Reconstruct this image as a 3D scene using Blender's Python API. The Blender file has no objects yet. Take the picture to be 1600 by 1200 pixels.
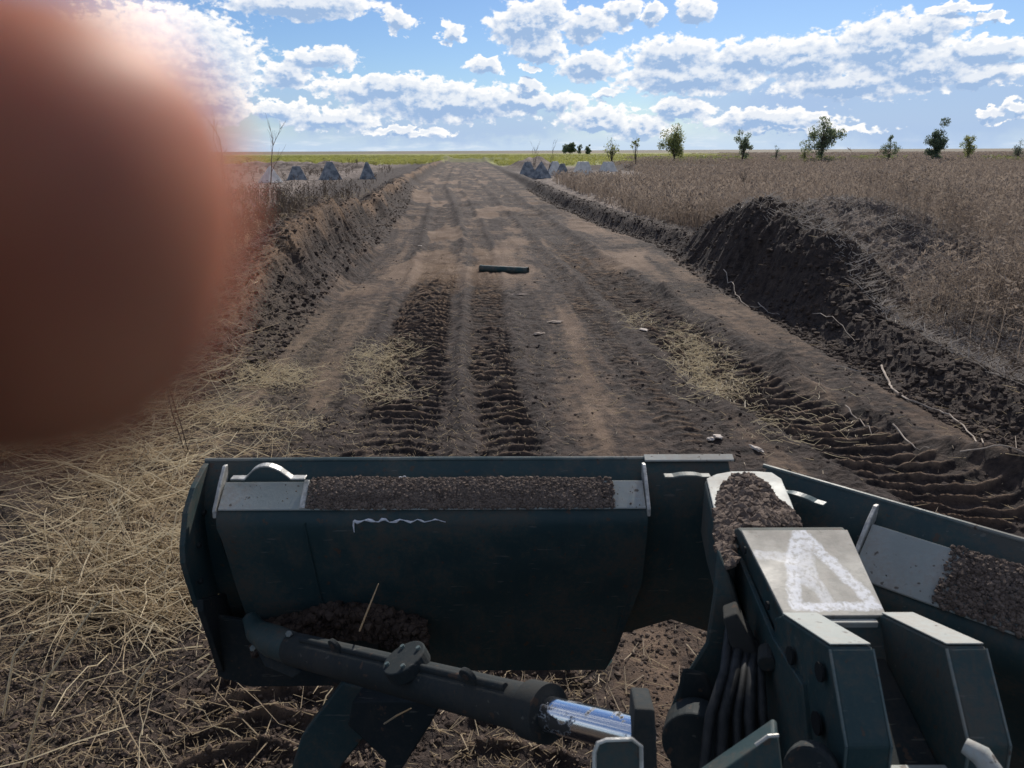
import bpy, math, random
import numpy as np
from mathutils import Vector, Matrix
random.seed(7); RNG = np.random.default_rng(11)
S = bpy.context.scene; C = S.collection

# ------------------------------------------------------------------ camera
H = 2.8; F = 1186.0; PITCH = math.radians(17.1)
SP, CP = math.sin(PITCH), math.cos(PITCH)
cd = bpy.data.cameras.new('camera'); cam = bpy.data.objects.new('camera', cd); C.objects.link(cam)
cam.location = (0, 0, H)
cam.rotation_euler = (Matrix.Rotation(math.radians(90) - PITCH, 4, 'X') @ Matrix.Rotation(math.radians(-0.25), 4, 'Z')).to_euler()
cd.sensor_width = 36; cd.lens = F / 1600 * 36; cd.clip_start = 0.004; cd.clip_end = 40000
cd.dof.use_dof = True; cd.dof.focus_distance = 7.0; cd.dof.aperture_fstop = 8.0
S.camera = cam
S.view_settings.view_transform = 'Standard'; S.view_settings.look = 'None'
S.view_settings.exposure = 0.15; S.view_settings.gamma = 1
S.cycles.use_denoising = True
S.cycles.max_bounces = 6; S.cycles.diffuse_bounces = 3; S.cycles.glossy_bounces = 3; S.cycles.transmission_bounces = 3

# ------------------------------------------------------------------ sun and sky
SUN_EL, SUN_AZ = math.radians(35), math.radians(19)      # azimuth: clockwise from +Y (ahead)
sd = bpy.data.lights.new('sun', 'SUN'); sun = bpy.data.objects.new('sun', sd); C.objects.link(sun)
sd.energy = 4.7; sd.angle = math.radians(0.5); sd.color = (1.0, 0.93, 0.84)
sv = Vector((math.sin(SUN_AZ) * math.cos(SUN_EL), math.cos(SUN_AZ) * math.cos(SUN_EL), math.sin(SUN_EL)))
sun.rotation_euler = sv.to_track_quat('Z', 'Y').to_euler()
sun.location = (0, 0, 30)

world = bpy.data.worlds.new('World'); S.world = world; world.use_nodes = True
world.cycles.sampling_method = 'MANUAL'; world.cycles.sample_map_resolution = 256
wt = world.node_tree; wt.nodes.clear()
class NT:
    """small helper to write node graphs as expressions"""
    def __init__(s, t): s.t = t
    def n(s, typ, **kw):
        x = s.t.nodes.new(typ)
        for k, v in kw.items(): setattr(x, k, v)
        return x
    def put(s, sock, v):
        if hasattr(v, 'links') or isinstance(v, bpy.types.NodeSocket): s.t.links.new(v, sock)
        else: sock.default_value = v
    def m(s, op, a, b=0.0, c=0.0, clamp=False):
        x = s.n('ShaderNodeMath', operation=op); x.use_clamp = clamp
        s.put(x.inputs[0], a); s.put(x.inputs[1], b); s.put(x.inputs[2], c); return x.outputs[0]
    def vm(s, op, a, b=(0, 0, 0), c=(0, 0, 0), val=False):
        x = s.n('ShaderNodeVectorMath', operation=op)
        if op == 'SCALE': x.inputs['Scale'].default_value = .12
        s.put(x.inputs[0], a); s.put(x.inputs[1], b); s.put(x.inputs[2], c)
        return x.outputs['Value' if val else 'Vector']
    def noise(s, vec, scale, detail=5, rough=0.55, dist=0.0, out='Fac', lac=2.0):
        x = s.n('ShaderNodeTexNoise'); s.put(x.inputs['Vector'], vec)
        x.inputs['Scale'].default_value = scale; x.inputs['Detail'].default_value = detail
        x.inputs['Roughness'].default_value = rough; x.inputs['Distortion'].default_value = dist
        x.inputs['Lacunarity'].default_value = lac
        return x.outputs[out]
    def mr(s, v, a, b, c=0.0, d=1.0, smooth=True):
        x = s.n('ShaderNodeMapRange'); x.interpolation_type = 'SMOOTHSTEP' if smooth else 'LINEAR'
        s.put(x.inputs[0], v)
        for i, q in enumerate((a, b, c, d)): x.inputs[i + 1].default_value = q
        return x.outputs[0]
    def mix(s, f, a, b, bt='MIX'):
        x = s.n('ShaderNodeMix', data_type='RGBA', blend_type=bt)
        s.put(x.inputs[0], f); s.put(x.inputs[6], a); s.put(x.inputs[7], b); return x.outputs[2]
    def comb(s, a, b, c):
        x = s.n('ShaderNodeCombineXYZ'); s.put(x.inputs[0], a); s.put(x.inputs[1], b); s.put(x.inputs[2], c); return x.outputs[0]
    def sep(s, v):
        x = s.n('ShaderNodeSeparateXYZ'); s.put(x.inputs[0], v); return x.outputs

def azel(u, v):
    a = (v - 600) / F
    d = Vector(((u - 800) / F, CP - a * SP, -SP - a * CP)).normalized()
    return math.degrees(math.atan2(d.x, d.y)), math.degrees(math.asin(d.z))

W = NT(wt)
tc = W.n('ShaderNodeTexCoord'); dirn = tc.outputs['Generated']
sx, sy, sz = W.sep(dirn)
az = W.m('MULTIPLY', W.m('ARCTAN2', sx, sy), 180 / math.pi)
el = W.m('MULTIPLY', W.m('ARCSINE', sz), 180 / math.pi)
# coordinates of the cloud field: degrees of azimuth and height, the height stretched near the horizon
P0 = W.comb(az, el, 0.0)
WB, WS = (1.8, 0.7, 0), (2.2, 1.8, 0)
big = W.noise(W.vm('MULTIPLY', P0, (0.30, 0.42, 1)), 1.0, 3, 0.5, out='Color')
sml = W.noise(W.vm('MULTIPLY', P0, (0.8, 1.15, 1)), 1.0, 4, 0.56, out='Color')
warp = W.vm('ADD', W.vm('MULTIPLY', W.vm('SUBTRACT', big, (.5, .5, .5)), WB), W.vm('MULTIPLY', W.vm('SUBTRACT', sml, (.5, .5, .5)), WS))
P1 = W.vm('ADD', P0, warp)
CL = [(470,2,125,24),(628,30,30,17),(712,48,20,14),(825,42,64,34),(860,22,30,26),(845,80,50,17),(922,38,46,26),(976,16,24,24),(1020,18,22,15),
      (1090,16,30,20),(763,104,28,13),(828,108,15,7),(828,136,27,10),(500,88,62,18),(450,115,42,24),(255,90,150,75),(600,135,120,22),
      (700,160,170,30),(830,158,110,16),(430,168,50,14),(520,184,80,18),(935,188,70,22),(1005,200,60,18),(925,104,52,24),(1055,86,75,30),
      (1080,122,120,26),(1180,92,80,28),(1270,92,80,34),(1385,76,75,42),(1445,46,75,18),(1450,108,90,36),(1330,132,110,24),(1552,82,78,18),
      (1540,122,70,14),(1502,18,40,8),(1558,33,14,7),(1545,182,20,7),(1594,172,20,10),(1068,172,50,14),(1200,188,120,16),(958,145,24,9),(330,150,60,40),(1250,205,120,9),(640,205,90,8)]
def field(P, blobs):
    acc = None
    for (u, v, ru, rv) in blobs:
        a, e = azel(u, v); sa = F / ru * math.pi / 180 * 1.03; se = F / rv * math.pi / 180 * 1.03
        q = W.vm('MULTIPLY_ADD', P, (sa, se, 0), (-a * sa, -e * se, 0))
        l = W.vm('LENGTH', q, val=True)
        acc = l if acc is None else W.m('SMOOTH_MIN', acc, l, 0.10)
    return W.m('SUBTRACT', 1.06, acc)
D1 = field(P1, CL)
fine = W.noise(W.vm('MULTIPLY', P0, (1.5, 2.1, 1)), 1.0, 6, 0.55)
dens = W.m('ADD', D1, W.m('MULTIPLY', W.m('SUBTRACT', fine, 0.5), 1.1))
# clouds elsewhere in the sky (outside the part the photograph shows) from plain noise
sky_n = W.noise(W.vm('MULTIPLY', W.comb(az, el, 3.3), (0.09, 0.16, 1)), 1.0, 7, 0.6)
away = W.m('MAXIMUM', W.mr(W.m('ABSOLUTE', az), 36, 44), W.mr(el, 11.5, 15.0))
dens = W.m('MAXIMUM', dens, W.m('MULTIPLY', away, W.m('MULTIPLY', W.m('SUBTRACT', sky_n, 0.53), 8.0)))
alpha = W.mr(dens, 0.02, 0.26)
# light from above: compare with the field a little nearer the sun
P2 = W.vm('ADD', P0, (0.16, 0.42, 0)); 
big2 = W.noise(W.vm('MULTIPLY', P2, (0.30, 0.42, 1)), 1.0, 3, 0.5, out='Color')
sml2 = W.noise(W.vm('MULTIPLY', P2, (0.8, 1.15, 1)), 1.0, 4, 0.56, out='Color')
P3 = W.vm('ADD', P2, W.vm('ADD', W.vm('MULTIPLY', W.vm('SUBTRACT', big2, (.5, .5, .5)), WB), W.vm('MULTIPLY', W.vm('SUBTRACT', sml2, (.5, .5, .5)), WS)))
D2 = field(P3, CL)
fine2 = W.noise(W.vm('MULTIPLY', P2, (1.5, 2.1, 1)), 1.0, 6, 0.55)
dens2 = W.m('ADD', D2, W.m('MULTIPLY', W.m('SUBTRACT', fine2, 0.5), 1.1))
rel = W.m('SUBTRACT', dens, dens2)
lit = W.m('ADD', W.mr(rel, -0.60, 0.45, 0.0, 1.0), W.mr(dens, 0.10, 0.75, 0.22, -0.30), clamp=True)
ccol = W.mix(W.mr(lit, .18, .95, smooth=False), (0.33, 0.47, 0.70, 1), (1.0, 0.99, 0.97, 1))
low = W.mr(el, 0.0, 2.6, 1.0, 0.0)
lown = W.noise(W.vm('MULTIPLY', P0, (0.25, 1.5, 1)), 1.0, 6, 0.6)
sky = W.n('ShaderNodeTexSky'); sky.sky_type = 'NISHITA'; sky.sun_disc = False
sky.sun_elevation = SUN_EL; sky.sun_rotation = SUN_AZ; sky.air_density = 1.0; sky.dust_density = 0.2; sky.ozone_density = 1.5
SKY = 0.075
base = W.mix(1.0, sky.outputs[0], (0.66, 0.83, 1.12, 1), 'MULTIPLY')
hzc = tuple(c / SKY for c in (0.47, 0.62, 0.84)) + (1,)
base = W.mix(W.m('MULTIPLY', low, 0.8), base, hzc)
base = W.mix(W.m('MULTIPLY', W.m('MULTIPLY', W.mr(lown, 0.5, 0.66), low), 0.6), base, tuple(c / SKY for c in (0.74, 0.80, 0.86)) + (1,))
def veil(u, v, ru, rv, amt):
    global base
    a, e = azel(u, v); k1 = F / ru * math.pi / 180; k2 = F / rv * math.pi / 180
    q = W.vm('MULTIPLY_ADD', P1, (k1, k2, 0), (-a * k1, -e * k2, 0))
    base = W.mix(W.m('MULTIPLY', W.mr(W.vm('LENGTH', q, val=True), .55, 1.25, 1, 0), amt), base, tuple(c / SKY for c in (0.36, 0.49, 0.72)) + (1,))
veil(1420, 165, 260, 62, .85); veil(700, 192, 230, 30, .75); veil(1180, 160, 140, 34, .6); veil(460, 150, 90, 40, .5)
cb = W.vm('SCALE', ccol); cb_n = cb.node; cb_n.inputs['Scale'].default_value = 0.97 / SKY
allc = W.mix(W.m('MULTIPLY', alpha, W.mr(el, 0.0, 1.2, 0.25, 0.96)), base, cb)
below = W.mr(el, -0.6, -0.05)
allc = W.mix(below, (0.9, 0.8, 0.7, 1), allc)
bg = W.n('ShaderNodeBackground'); wt.links.new(allc, bg.inputs[0]); bg.inputs[1].default_value = SKY
wo = W.n('ShaderNodeOutputWorld'); wt.links.new(bg.outputs[0], wo.inputs[0])

# ------------------------------------------------------------------ helpers
def ray(u, v): a = (v - 600) / F; return Vector(((u - 800) / F, CP - a * SP, -SP - a * CP))
def atD(u, v, D): r = ray(u, v); return Vector((0, 0, H)) + r * (D / -r.z)        # point D below the eye
def atT(u, v, t): return Vector((0, 0, H)) + ray(u, v) * t
def atY(u, v, y): r = ray(u, v); return Vector((0, 0, H)) + r * (y / r.y)
def hash2(ix, iy, k):
    h = (ix.astype(np.int64) * 374761393 + iy.astype(np.int64) * 668265263 + k * 2147483647) & 0xffffffff
    h = ((h ^ (h >> 13)) * 1274126177) & 0xffffffff
    return ((h ^ (h >> 16)) & 0xffffff) / float(0xffffff)
def vnoise(x, y, k=0):
    ix, iy = np.floor(x), np.floor(y); fx, fy = x - ix, y - iy
    fx = fx * fx * fx * (fx * (fx * 6 - 15) + 10); fy = fy * fy * fy * (fy * (fy * 6 - 15) + 10)
    a, b, c, d = hash2(ix, iy, k), hash2(ix + 1, iy, k), hash2(ix, iy + 1, k), hash2(ix + 1, iy + 1, k)
    return (a + (b - a) * fx + (c - a) * fy + (a - b - c + d) * fx * fy) * 2 - 1
def fbm(x, y, o=4, k=0, g=0.5):
    r = 0; a = 1; s = 0
    for i in range(o):
        c, n = math.cos(0.7 * i + 0.3), math.sin(0.7 * i + 0.3)
        r = r + a * vnoise((x * c - y * n) * 2 ** i + 17.3 * i, (x * n + y * c) * 2 ** i - 9.1 * i, k + i); s += a; a *= g
    return r / s
def ridg(x, y, o=4, k=0):
    r = 0; a = 1; s = 0
    for i in range(o):
        r = r + a * (1 - 2 * np.abs(vnoise(x * 2 ** i + 5.3 * i, y * 2 ** i + 3.7 * i, k + i))); s += a; a *= .5
    return r / s
def sst(x, a, b): t = np.clip((x - a) / (b - a), 0, 1); return t * t * (3 - 2 * t)

def mesh_np(name, V, Fc, mat, parent=None, smooth=False):
    """V: (n,3) array, Fc: (m,k) int array"""
    me = bpy.data.meshes.new(name); V = np.asarray(V, dtype=np.float32); Fc = np.asarray(Fc, dtype=np.int32)
    me.vertices.add(len(V)); me.vertices.foreach_set('co', V.ravel())
    m, k = Fc.shape
    me.loops.add(m * k); me.loops.foreach_set('vertex_index', Fc.ravel())
    me.polygons.add(m); me.polygons.foreach_set('loop_start', np.arange(m, dtype=np.int32) * k)
    me.update(calc_edges=True); me.validate()
    me.polygons.foreach_set('use_smooth', np.full(len(me.polygons), smooth))
    if mat: me.materials.append(mat)
    o = bpy.data.objects.new(name, me); C.objects.link(o)
    if parent: o.parent = parent
    return o
def tag(o, label=None, cat=None, group=None, kind=None):
    for k, v in (('label', label), ('category', cat), ('group', group), ('kind', kind)):
        if v: o[k] = v
    return o
def empty(name, loc=(0, 0, 0)):
    o = bpy.data.objects.new(name, None); C.objects.link(o); o.location = loc; o.empty_display_size = .1; return o

class MB:
    """collects shapes in world coordinates, builds ONE mesh object"""
    def __init__(s): s.v = []; s.f = []
    def add(s, vs, fs):
        n = len(s.v); s.v += [Vector(p) for p in vs]; s.f += [tuple(i + n for i in f) for f in fs]; return s
    def prism(s, poly, vec):
        n = len(poly); p = [Vector(q) for q in poly]; vec = Vector(vec)
        s.add(p + [q + vec for q in p], [tuple(range(n))[::-1], tuple(range(n, 2 * n))] + [(i, (i + 1) % n, n + (i + 1) % n, n + i) for i in range(n)]); return s
    def box(s, a, b):
        (x0, y0, z0), (x1, y1, z1) = a, b
        return s.prism([(x0, y0, z0), (x1, y0, z0), (x1, y1, z0), (x0, y1, z0)], (0, 0, z1 - z0))
    def tube(s, pts, r, n=10, caps=True):
        pts = [Vector(p) for p in pts]; rs = r if isinstance(r, (list, tuple)) else [r] * len(pts)
        base = len(s.v); ref = None
        for i, p in enumerate(pts):
            d = (pts[min(i + 1, len(pts) - 1)] - pts[max(i - 1, 0)]).normalized()
            if ref is None: ref = d.orthogonal().normalized()
            ref = (ref - d * ref.dot(d)).normalized(); w = d.cross(ref)
            for k in range(n):
                a = 2 * math.pi * k / n; s.v.append(p + (ref * math.cos(a) + w * math.sin(a)) * rs[i])
        for i in range(len(pts) - 1):
            for k in range(n):
                s.f.append((base + i * n + k, base + i * n + (k + 1) % n, base + (i + 1) * n + (k + 1) % n, base + (i + 1) * n + k))
        if caps:
            s.f.append(tuple(base + k for k in range(n))[::-1]); e = base + (len(pts) - 1) * n; s.f.append(tuple(e + k for k in range(n)))
        return s
    def build(s, name, mat, parent=None, bevel=0.0, smooth=False, seg=2):
        me = bpy.data.meshes.new(name)
        off = Vector((0, 0, 0))
        q = parent
        while q is not None: off = off + q.location; q = q.parent
        me.from_pydata([tuple(p - off) for p in s.v], [], s.f); me.update()
        import bmesh
        bm = bmesh.new(); bm.from_mesh(me); bmesh.ops.recalc_face_normals(bm, faces=bm.faces)
        bm.to_mesh(me); bm.free()
        me.materials.append(mat)
        for p in me.polygons: p.use_smooth = smooth
        o = bpy.data.objects.new(name, me); C.objects.link(o)
        if parent: o.parent = parent
        if bevel:
            b = o.modifiers.new('bevel', 'BEVEL'); b.width = bevel; b.segments = seg; b.limit_method = 'ANGLE'; b.angle_limit = math.radians(35)
            b.harden_normals = False
        if smooth and not bevel: 
            me.set_sharp_from_angle(angle=math.radians(40))
        return o

def scatter(templates, pos, yaw, scl, lean=None, leandir=None):
    """templates: list of (V,F) with the same face size; returns merged V,F"""
    idx = RNG.integers(0, len(templates), len(pos)); VV = []; FF = []; off = 0
    for t, (V, Fc) in enumerate(templates):
        sel = np.where(idx == t)[0]
        if not len(sel): continue
        P = pos[sel]; a = yaw[sel]; s = scl[sel]
        if s.ndim == 1: s = np.stack([s, s, s], 1)
        q = V[None] * s[:, None, :]
        if lean is not None:                                  # tilt about the y axis, then yaw
            l = lean[sel][:, None]; x = q[..., 0] * np.cos(l) + q[..., 2] * np.sin(l); z = -q[..., 0] * np.sin(l) + q[..., 2] * np.cos(l)
            q = np.stack([x, q[..., 1], z], -1)
        c, n = np.cos(a)[:, None], np.sin(a)[:, None]
        q = np.stack([q[..., 0] * c - q[..., 1] * n, q[..., 0] * n + q[..., 1] * c, q[..., 2]], -1) + P[:, None, :]
        m = len(sel); nv = len(V)
        FF.append((Fc[None] + (np.arange(m) * nv)[:, None, None]).reshape(-1, Fc.shape[1]) + off); VV.append(q.reshape(-1, 3)); off += m * nv
    return np.concatenate(VV), np.concatenate(FF)

def ico(sub, jit, seed):
    import bmesh
    bm = bmesh.new(); bmesh.ops.create_icosphere(bm, subdivisions=sub, radius=1)
    V = np.array([v.co[:] for v in bm.verts]); Fc = np.array([[v.index for v in f.verts] for f in bm.faces]); bm.free()
    r = np.random.default_rng(seed); V = V * (1 + r.uniform(-jit, jit, (len(V), 1))) * r.uniform(0.7, 1.15, 3)
    return V, Fc
CL0 = [ico(1, .28, i) for i in range(5)]; CL1 = [ico(2, .17, 10 + i) for i in range(5)]

# ------------------------------------------------------------------ materials
def new_mat(name):
    m = bpy.data.materials.new(name); m.use_nodes = True; t = m.node_tree
    return m, NT(t), t.nodes['Principled BSDF']
def simple(name, c1, c2, scale=8, rough=0.8, bump=0.3, bd=0.01, metal=0.0, detail=6, spec=.3, trans=0.0, isl=0.0):
    m, N, b = new_mat(name)
    tc = N.n('ShaderNodeTexCoord').outputs['Object']
    f = N.noise(tc, scale, detail, 0.62)
    fac = N.mr(f, .36, .64)
    if isl:
        g_ = N.n('ShaderNodeNewGeometry'); fac = N.m('ADD', N.m('MULTIPLY', fac, 1 - isl), N.m('MULTIPLY', g_.outputs['Random Per Island'], isl))
    N.put(b.inputs['Base Color'], N.mix(fac, (*c1, 1), (*c2, 1)))
    b.inputs['Roughness'].default_value = rough; b.inputs['Metallic'].default_value = metal; b.inputs['Specular IOR Level'].default_value = spec
    if bump:
        bn = N.n('ShaderNodeBump'); bn.inputs['Strength'].default_value = bump; bn.inputs['Distance'].default_value = bd
        N.put(bn.inputs['Height'], N.noise(tc, scale * 5, 6, .65)); N.t.links.new(bn.outputs[0], b.inputs['Normal'])
    if trans:
        tr = N.n('ShaderNodeBsdfTranslucent'); N.put(tr.inputs[0], (*[min(1, q * 1.3) for q in c2], 1))
        mx = N.n('ShaderNodeMixShader'); mx.inputs[0].default_value = trans
        N.t.links.new(b.outputs[0], mx.inputs[1]); N.t.links.new(tr.outputs[0], mx.inputs[2])
        N.t.links.new(mx.outputs[0], N.t.nodes['Material Output'].inputs[0])
    return m
M_clod = simple('dark_clod_soil', (.024, .018, .016), (.095, .070, .056), 9, .95, .7, .01, spec=.15, isl=.6)
M_heap = simple('dry_heap_soil', (.075, .056, .046), (.20, .155, .125), 30, .95, .7, .004, spec=.15, isl=.5)
M_clodl = simple('brown_clod_soil', (.055, .040, .032), (.13, .098, .078), 14, .95, .7, .01, spec=.15)
M_straw = simple('dry_straw', (.15, .105, .07), (.60, .49, .33), 3, .6, 0, isl=.8, trans=.25, spec=.35)
M_stub = simple('grey_bleached_stubble', (.22, .19, .165), (.50, .45, .40), 3, .7, 0, isl=.8, trans=.15)
M_strawp = simple('pale_straw', (.28, .23, .15), (.68, .59, .42), 3, .6, 0, isl=.8, trans=.25, spec=.35)
M_weed = simple('dry_weed_stem', (.108, .083, .070), (.385, .315, .255), .6, .8, 0, trans=.25, isl=.6)
M_weedd = simple('dark_weed_stem', (.05, .036, .03), (.13, .10, .075), .6, .8, 0, trans=.15)
M_crop = simple('green_crop', (.15, .18, .05), (.36, .36, .11), .05, .7, 0, trans=.4)
M_bark = simple('bark', (.05, .04, .032), (.11, .09, .07), 6, .9, .4)
M_leaf = simple('leaf_green', (.08, .12, .07), (.19, .23, .13), .8, .6, 0, trans=.35)
M_leafy = simple('leaf_yellow_green', (.10, .14, .045), (.24, .26, .10), .8, .6, 0, trans=.4)
M_leafd = simple('leaf_dark', (.07, .105, .065), (.14, .18, .11), .5, .7, 0, trans=.25)
M_conc = simple('shaded_weathered_concrete', (.10, .115, .135), (.27, .28, .29), 2.2, .9, .4, .02)  # blue of the pyramids' shaded faces put into the colour
M_concl = simple('sunlit_pale_concrete', (.5, .49, .46), (.66, .64, .6), 2, .85, .3, .02)  # sunlit white of a pyramid face put into the whole colour
M_wood = simple('driftwood_root', (.26, .21, .17), (.46, .39, .32), 5, .8, .3)
M_pale = simple('pale_debris', (.34, .29, .25), (.58, .51, .45), 20, .8, .3)
M_smear = simple('chalky_clay', (.17, .13, .105), (.34, .28, .235), 18, .9, .6, .006)
M_pipe = simple('painted_green_steel', (.012, .045, .045), (.10, .09, .07), 7, .6, .3, spec=.4, detail=8)
M_paintw = simple('worn_white_paint', (.36, .36, .36), (.60, .61, .63), 34, .8, .3, .001, detail=8)
M_hose = simple('black_rubber_hose', (.010, .012, .013), (.022, .024, .025), 40, .6, .2, .002)
M_spl = simple('white_paint', (.52, .53, .56), (.74, .75, .78), 60, .7, .5, .003)

def paint_mat(name, c1, c2, dust, damt, rough=.6):
    """olive-green vehicle paint with grime streaks, scratches and patchy dust"""
    m, N, b = new_mat(name)
    tc = N.n('ShaderNodeTexCoord').outputs['Object']
    f = N.noise(tc, 3.0, 7, .65); g = N.noise(N.vm('MULTIPLY', tc, (18, 18, 2.5)), 1.0, 6, .6); h = N.noise(tc, 55, 5, .7)
    col = N.mix(N.mr(f, .35, .65), (*c1, 1), (*c2, 1))
    col = N.mix(N.m('MULTIPLY', N.mr(g, .5, .72), .35), col, (*dust, 1))
    col = N.mix(N.m('MULTIPLY', N.mr(N.m('ADD', N.m('MULTIPLY', f, .6), N.m('MULTIPLY', h, .4)), .46, .60), damt), col, (*dust, 1))
    v = N.n('ShaderNodeTexNoise'); N.put(v.inputs['Vector'], N.vm('MULTIPLY', tc, (9, 60, 60))); v.inputs['Scale'].default_value = 1; v.inputs['Detail'].default_value = 2
    col = N.mix(N.m('MULTIPLY', N.mr(v.outputs[0], .69, .73), .35), col, (.16, .15, .13, 1))
    sp = N.noise(tc, 30, 3, .5)
    col = N.mix(N.m('MULTIPLY', N.mr(sp, .66, .70), .8), col, (.07, .045, .032, 1))
    N.put(b.inputs['Base Color'], col)
    N.put(b.inputs['Roughness'], N.mr(f, .3, .7, rough - .1, rough + .2)); b.inputs['Specular IOR Level'].default_value = .25
    bn = N.n('ShaderNodeBump'); bn.inputs['Strength'].default_value = .3; bn.inputs['Distance'].default_value = .003
    N.put(bn.inputs['Height'], N.m('ADD', h, N.m('MULTIPLY', f, 2.0))); N.t.links.new(bn.outputs[0], b.inputs['Normal'])
    return m
M_green = paint_mat('military_green_paint', (.018, .040, .044), (.032, .058, .058), (.075, .062, .050), .65)
M_worn_lit = paint_mat('sunlit_dusty_paint', (.27, .295, .275), (.36, .375, .35), (.30, .265, .225), .6, .55)  # dusty top faces, with their sunlit paleness put into the colour
M_rim = paint_mat('scuffed_rim_paint', (.07, .10, .10), (.12, .15, .145), (.22, .2, .17), .6, .45)
M_steel = paint_mat('dirty_steel', (.012, .018, .020), (.022, .028, .030), (.04, .037, .032), .6, .8)
M_bare = simple('bare_worn_steel', (.34, .33, .30), (.55, .54, .50), 25, .42, .4, .004, metal=.4)
m, N, b = new_mat('oiled_chrome'); M_chrome = m
tcc = N.n('ShaderNodeTexCoord').outputs['Object']; mud = N.mr(N.m('ADD', N.noise(tcc, 22, 5, .6), N.m('MULTIPLY', N.noise(tcc, 5, 2, .5), .6)), .84, .90)
N.put(b.inputs['Base Color'], N.mix(mud, (.74, .76, .79, 1), (.03, .028, .026, 1))); N.put(b.inputs['Metallic'], N.mr(mud, 0, 1, 1, 0)); N.put(b.inputs['Roughness'], N.mr(mud, 0, 1, .16, .8))
m, N, b = new_mat('skin'); M_skin = m
tcs = N.n('ShaderNodeTexCoord').outputs['Object']
N.put(b.inputs['Base Color'], N.mix(N.mr(N.noise(tcs, 120, 4, .6), .35, .65), (.42, .145, .08, 1), (.56, .23, .125, 1)))
b.inputs['Roughness'].default_value = .55; b.inputs['Subsurface Weight'].default_value = .8
b.inputs['Subsurface Radius'].default_value = (1.0, .35, .2); b.inputs['Subsurface Scale'].default_value = .009
M_nail = simple('fingernail', (.6, .38, .3), (.66, .44, .36), 60, .35, 0)
M_sleeve = simple('dark_sleeve_cloth', (.03, .035, .03), (.05, .055, .045), 200, .9, .5, .001)

# ------------------------------------------------------------------ terrain
XLt = ([0, 5, 8.1, 10.3, 11.5, 17, 22.6, 34, 65, 182, 260, 500, 2e4], [-3.2, -3.3, -3.4, -3.6, -3.7, -4.0, -4.35, -5.0, -8.0, -14.7, -17.5, -22, -22])
XRt = ([0, 5, 7, 8.6, 12.9, 15.7, 18.8, 23, 26, 31, 45, 65, 180, 260, 500, 2e4], [5.5, 5.2, 5.0, 4.85, 4.75, 4.5, 4.5, 4.7, 4.2, 3.4, 2.1, 1.1, -5.2, -12, -21, -21])
LHt = ([0, 7.5, 9.5, 12, 15, 17, 20, 25, 35, 60, 120, 180, 230, 2e4], [0, .02, .20, .50, .92, 1.30, 1.50, 1.08, 1.0, .85, .95, .8, .1, 0])
RHt = ([0, 5, 9, 11.2, 12.4, 13.4, 16.4, 18.6, 20.5, 22, 26, 34, 60, 80, 110, 2e4], [.22, .23, .27, .38, .75, 1.25, 1.62, 1.50, .9, .35, .42, .48, .5, .45, .2, 0])
TR = [  # wheel tracks: centre line table, half width, depth, lug amplitude
    (([0, 5, 6.7, 9.1, 12.9, 18.8, 37, 60, 150], [-1.15, -1.15, -1.18, -1.25, -1.45, -1.8, -3.2, -5.6, -11.5]), .52, .075, .070, .21),
    (([0, 5, 6.7, 10.3, 16, 21, 37, 60, 150], [.05, .02, -.02, -.28, -.50, -.72, -2.1, -4.3, -10]), .34, .060, .058, .20),
    (([0, 5, 6.7, 9.1, 14.3, 23, 47, 65, 150], [4.3, 4.05, 3.62, 2.92, 2.42, 1.62, -.15, -1.6, -8]), .60, .085, .066, .22),
    (([0, 5, 9, 16, 24, 40, 65, 150], [2.2, 2.0, 1.62, 1.25, .75, -.8, -2.8, -9]), .24, .035, .03, .19)]
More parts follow.
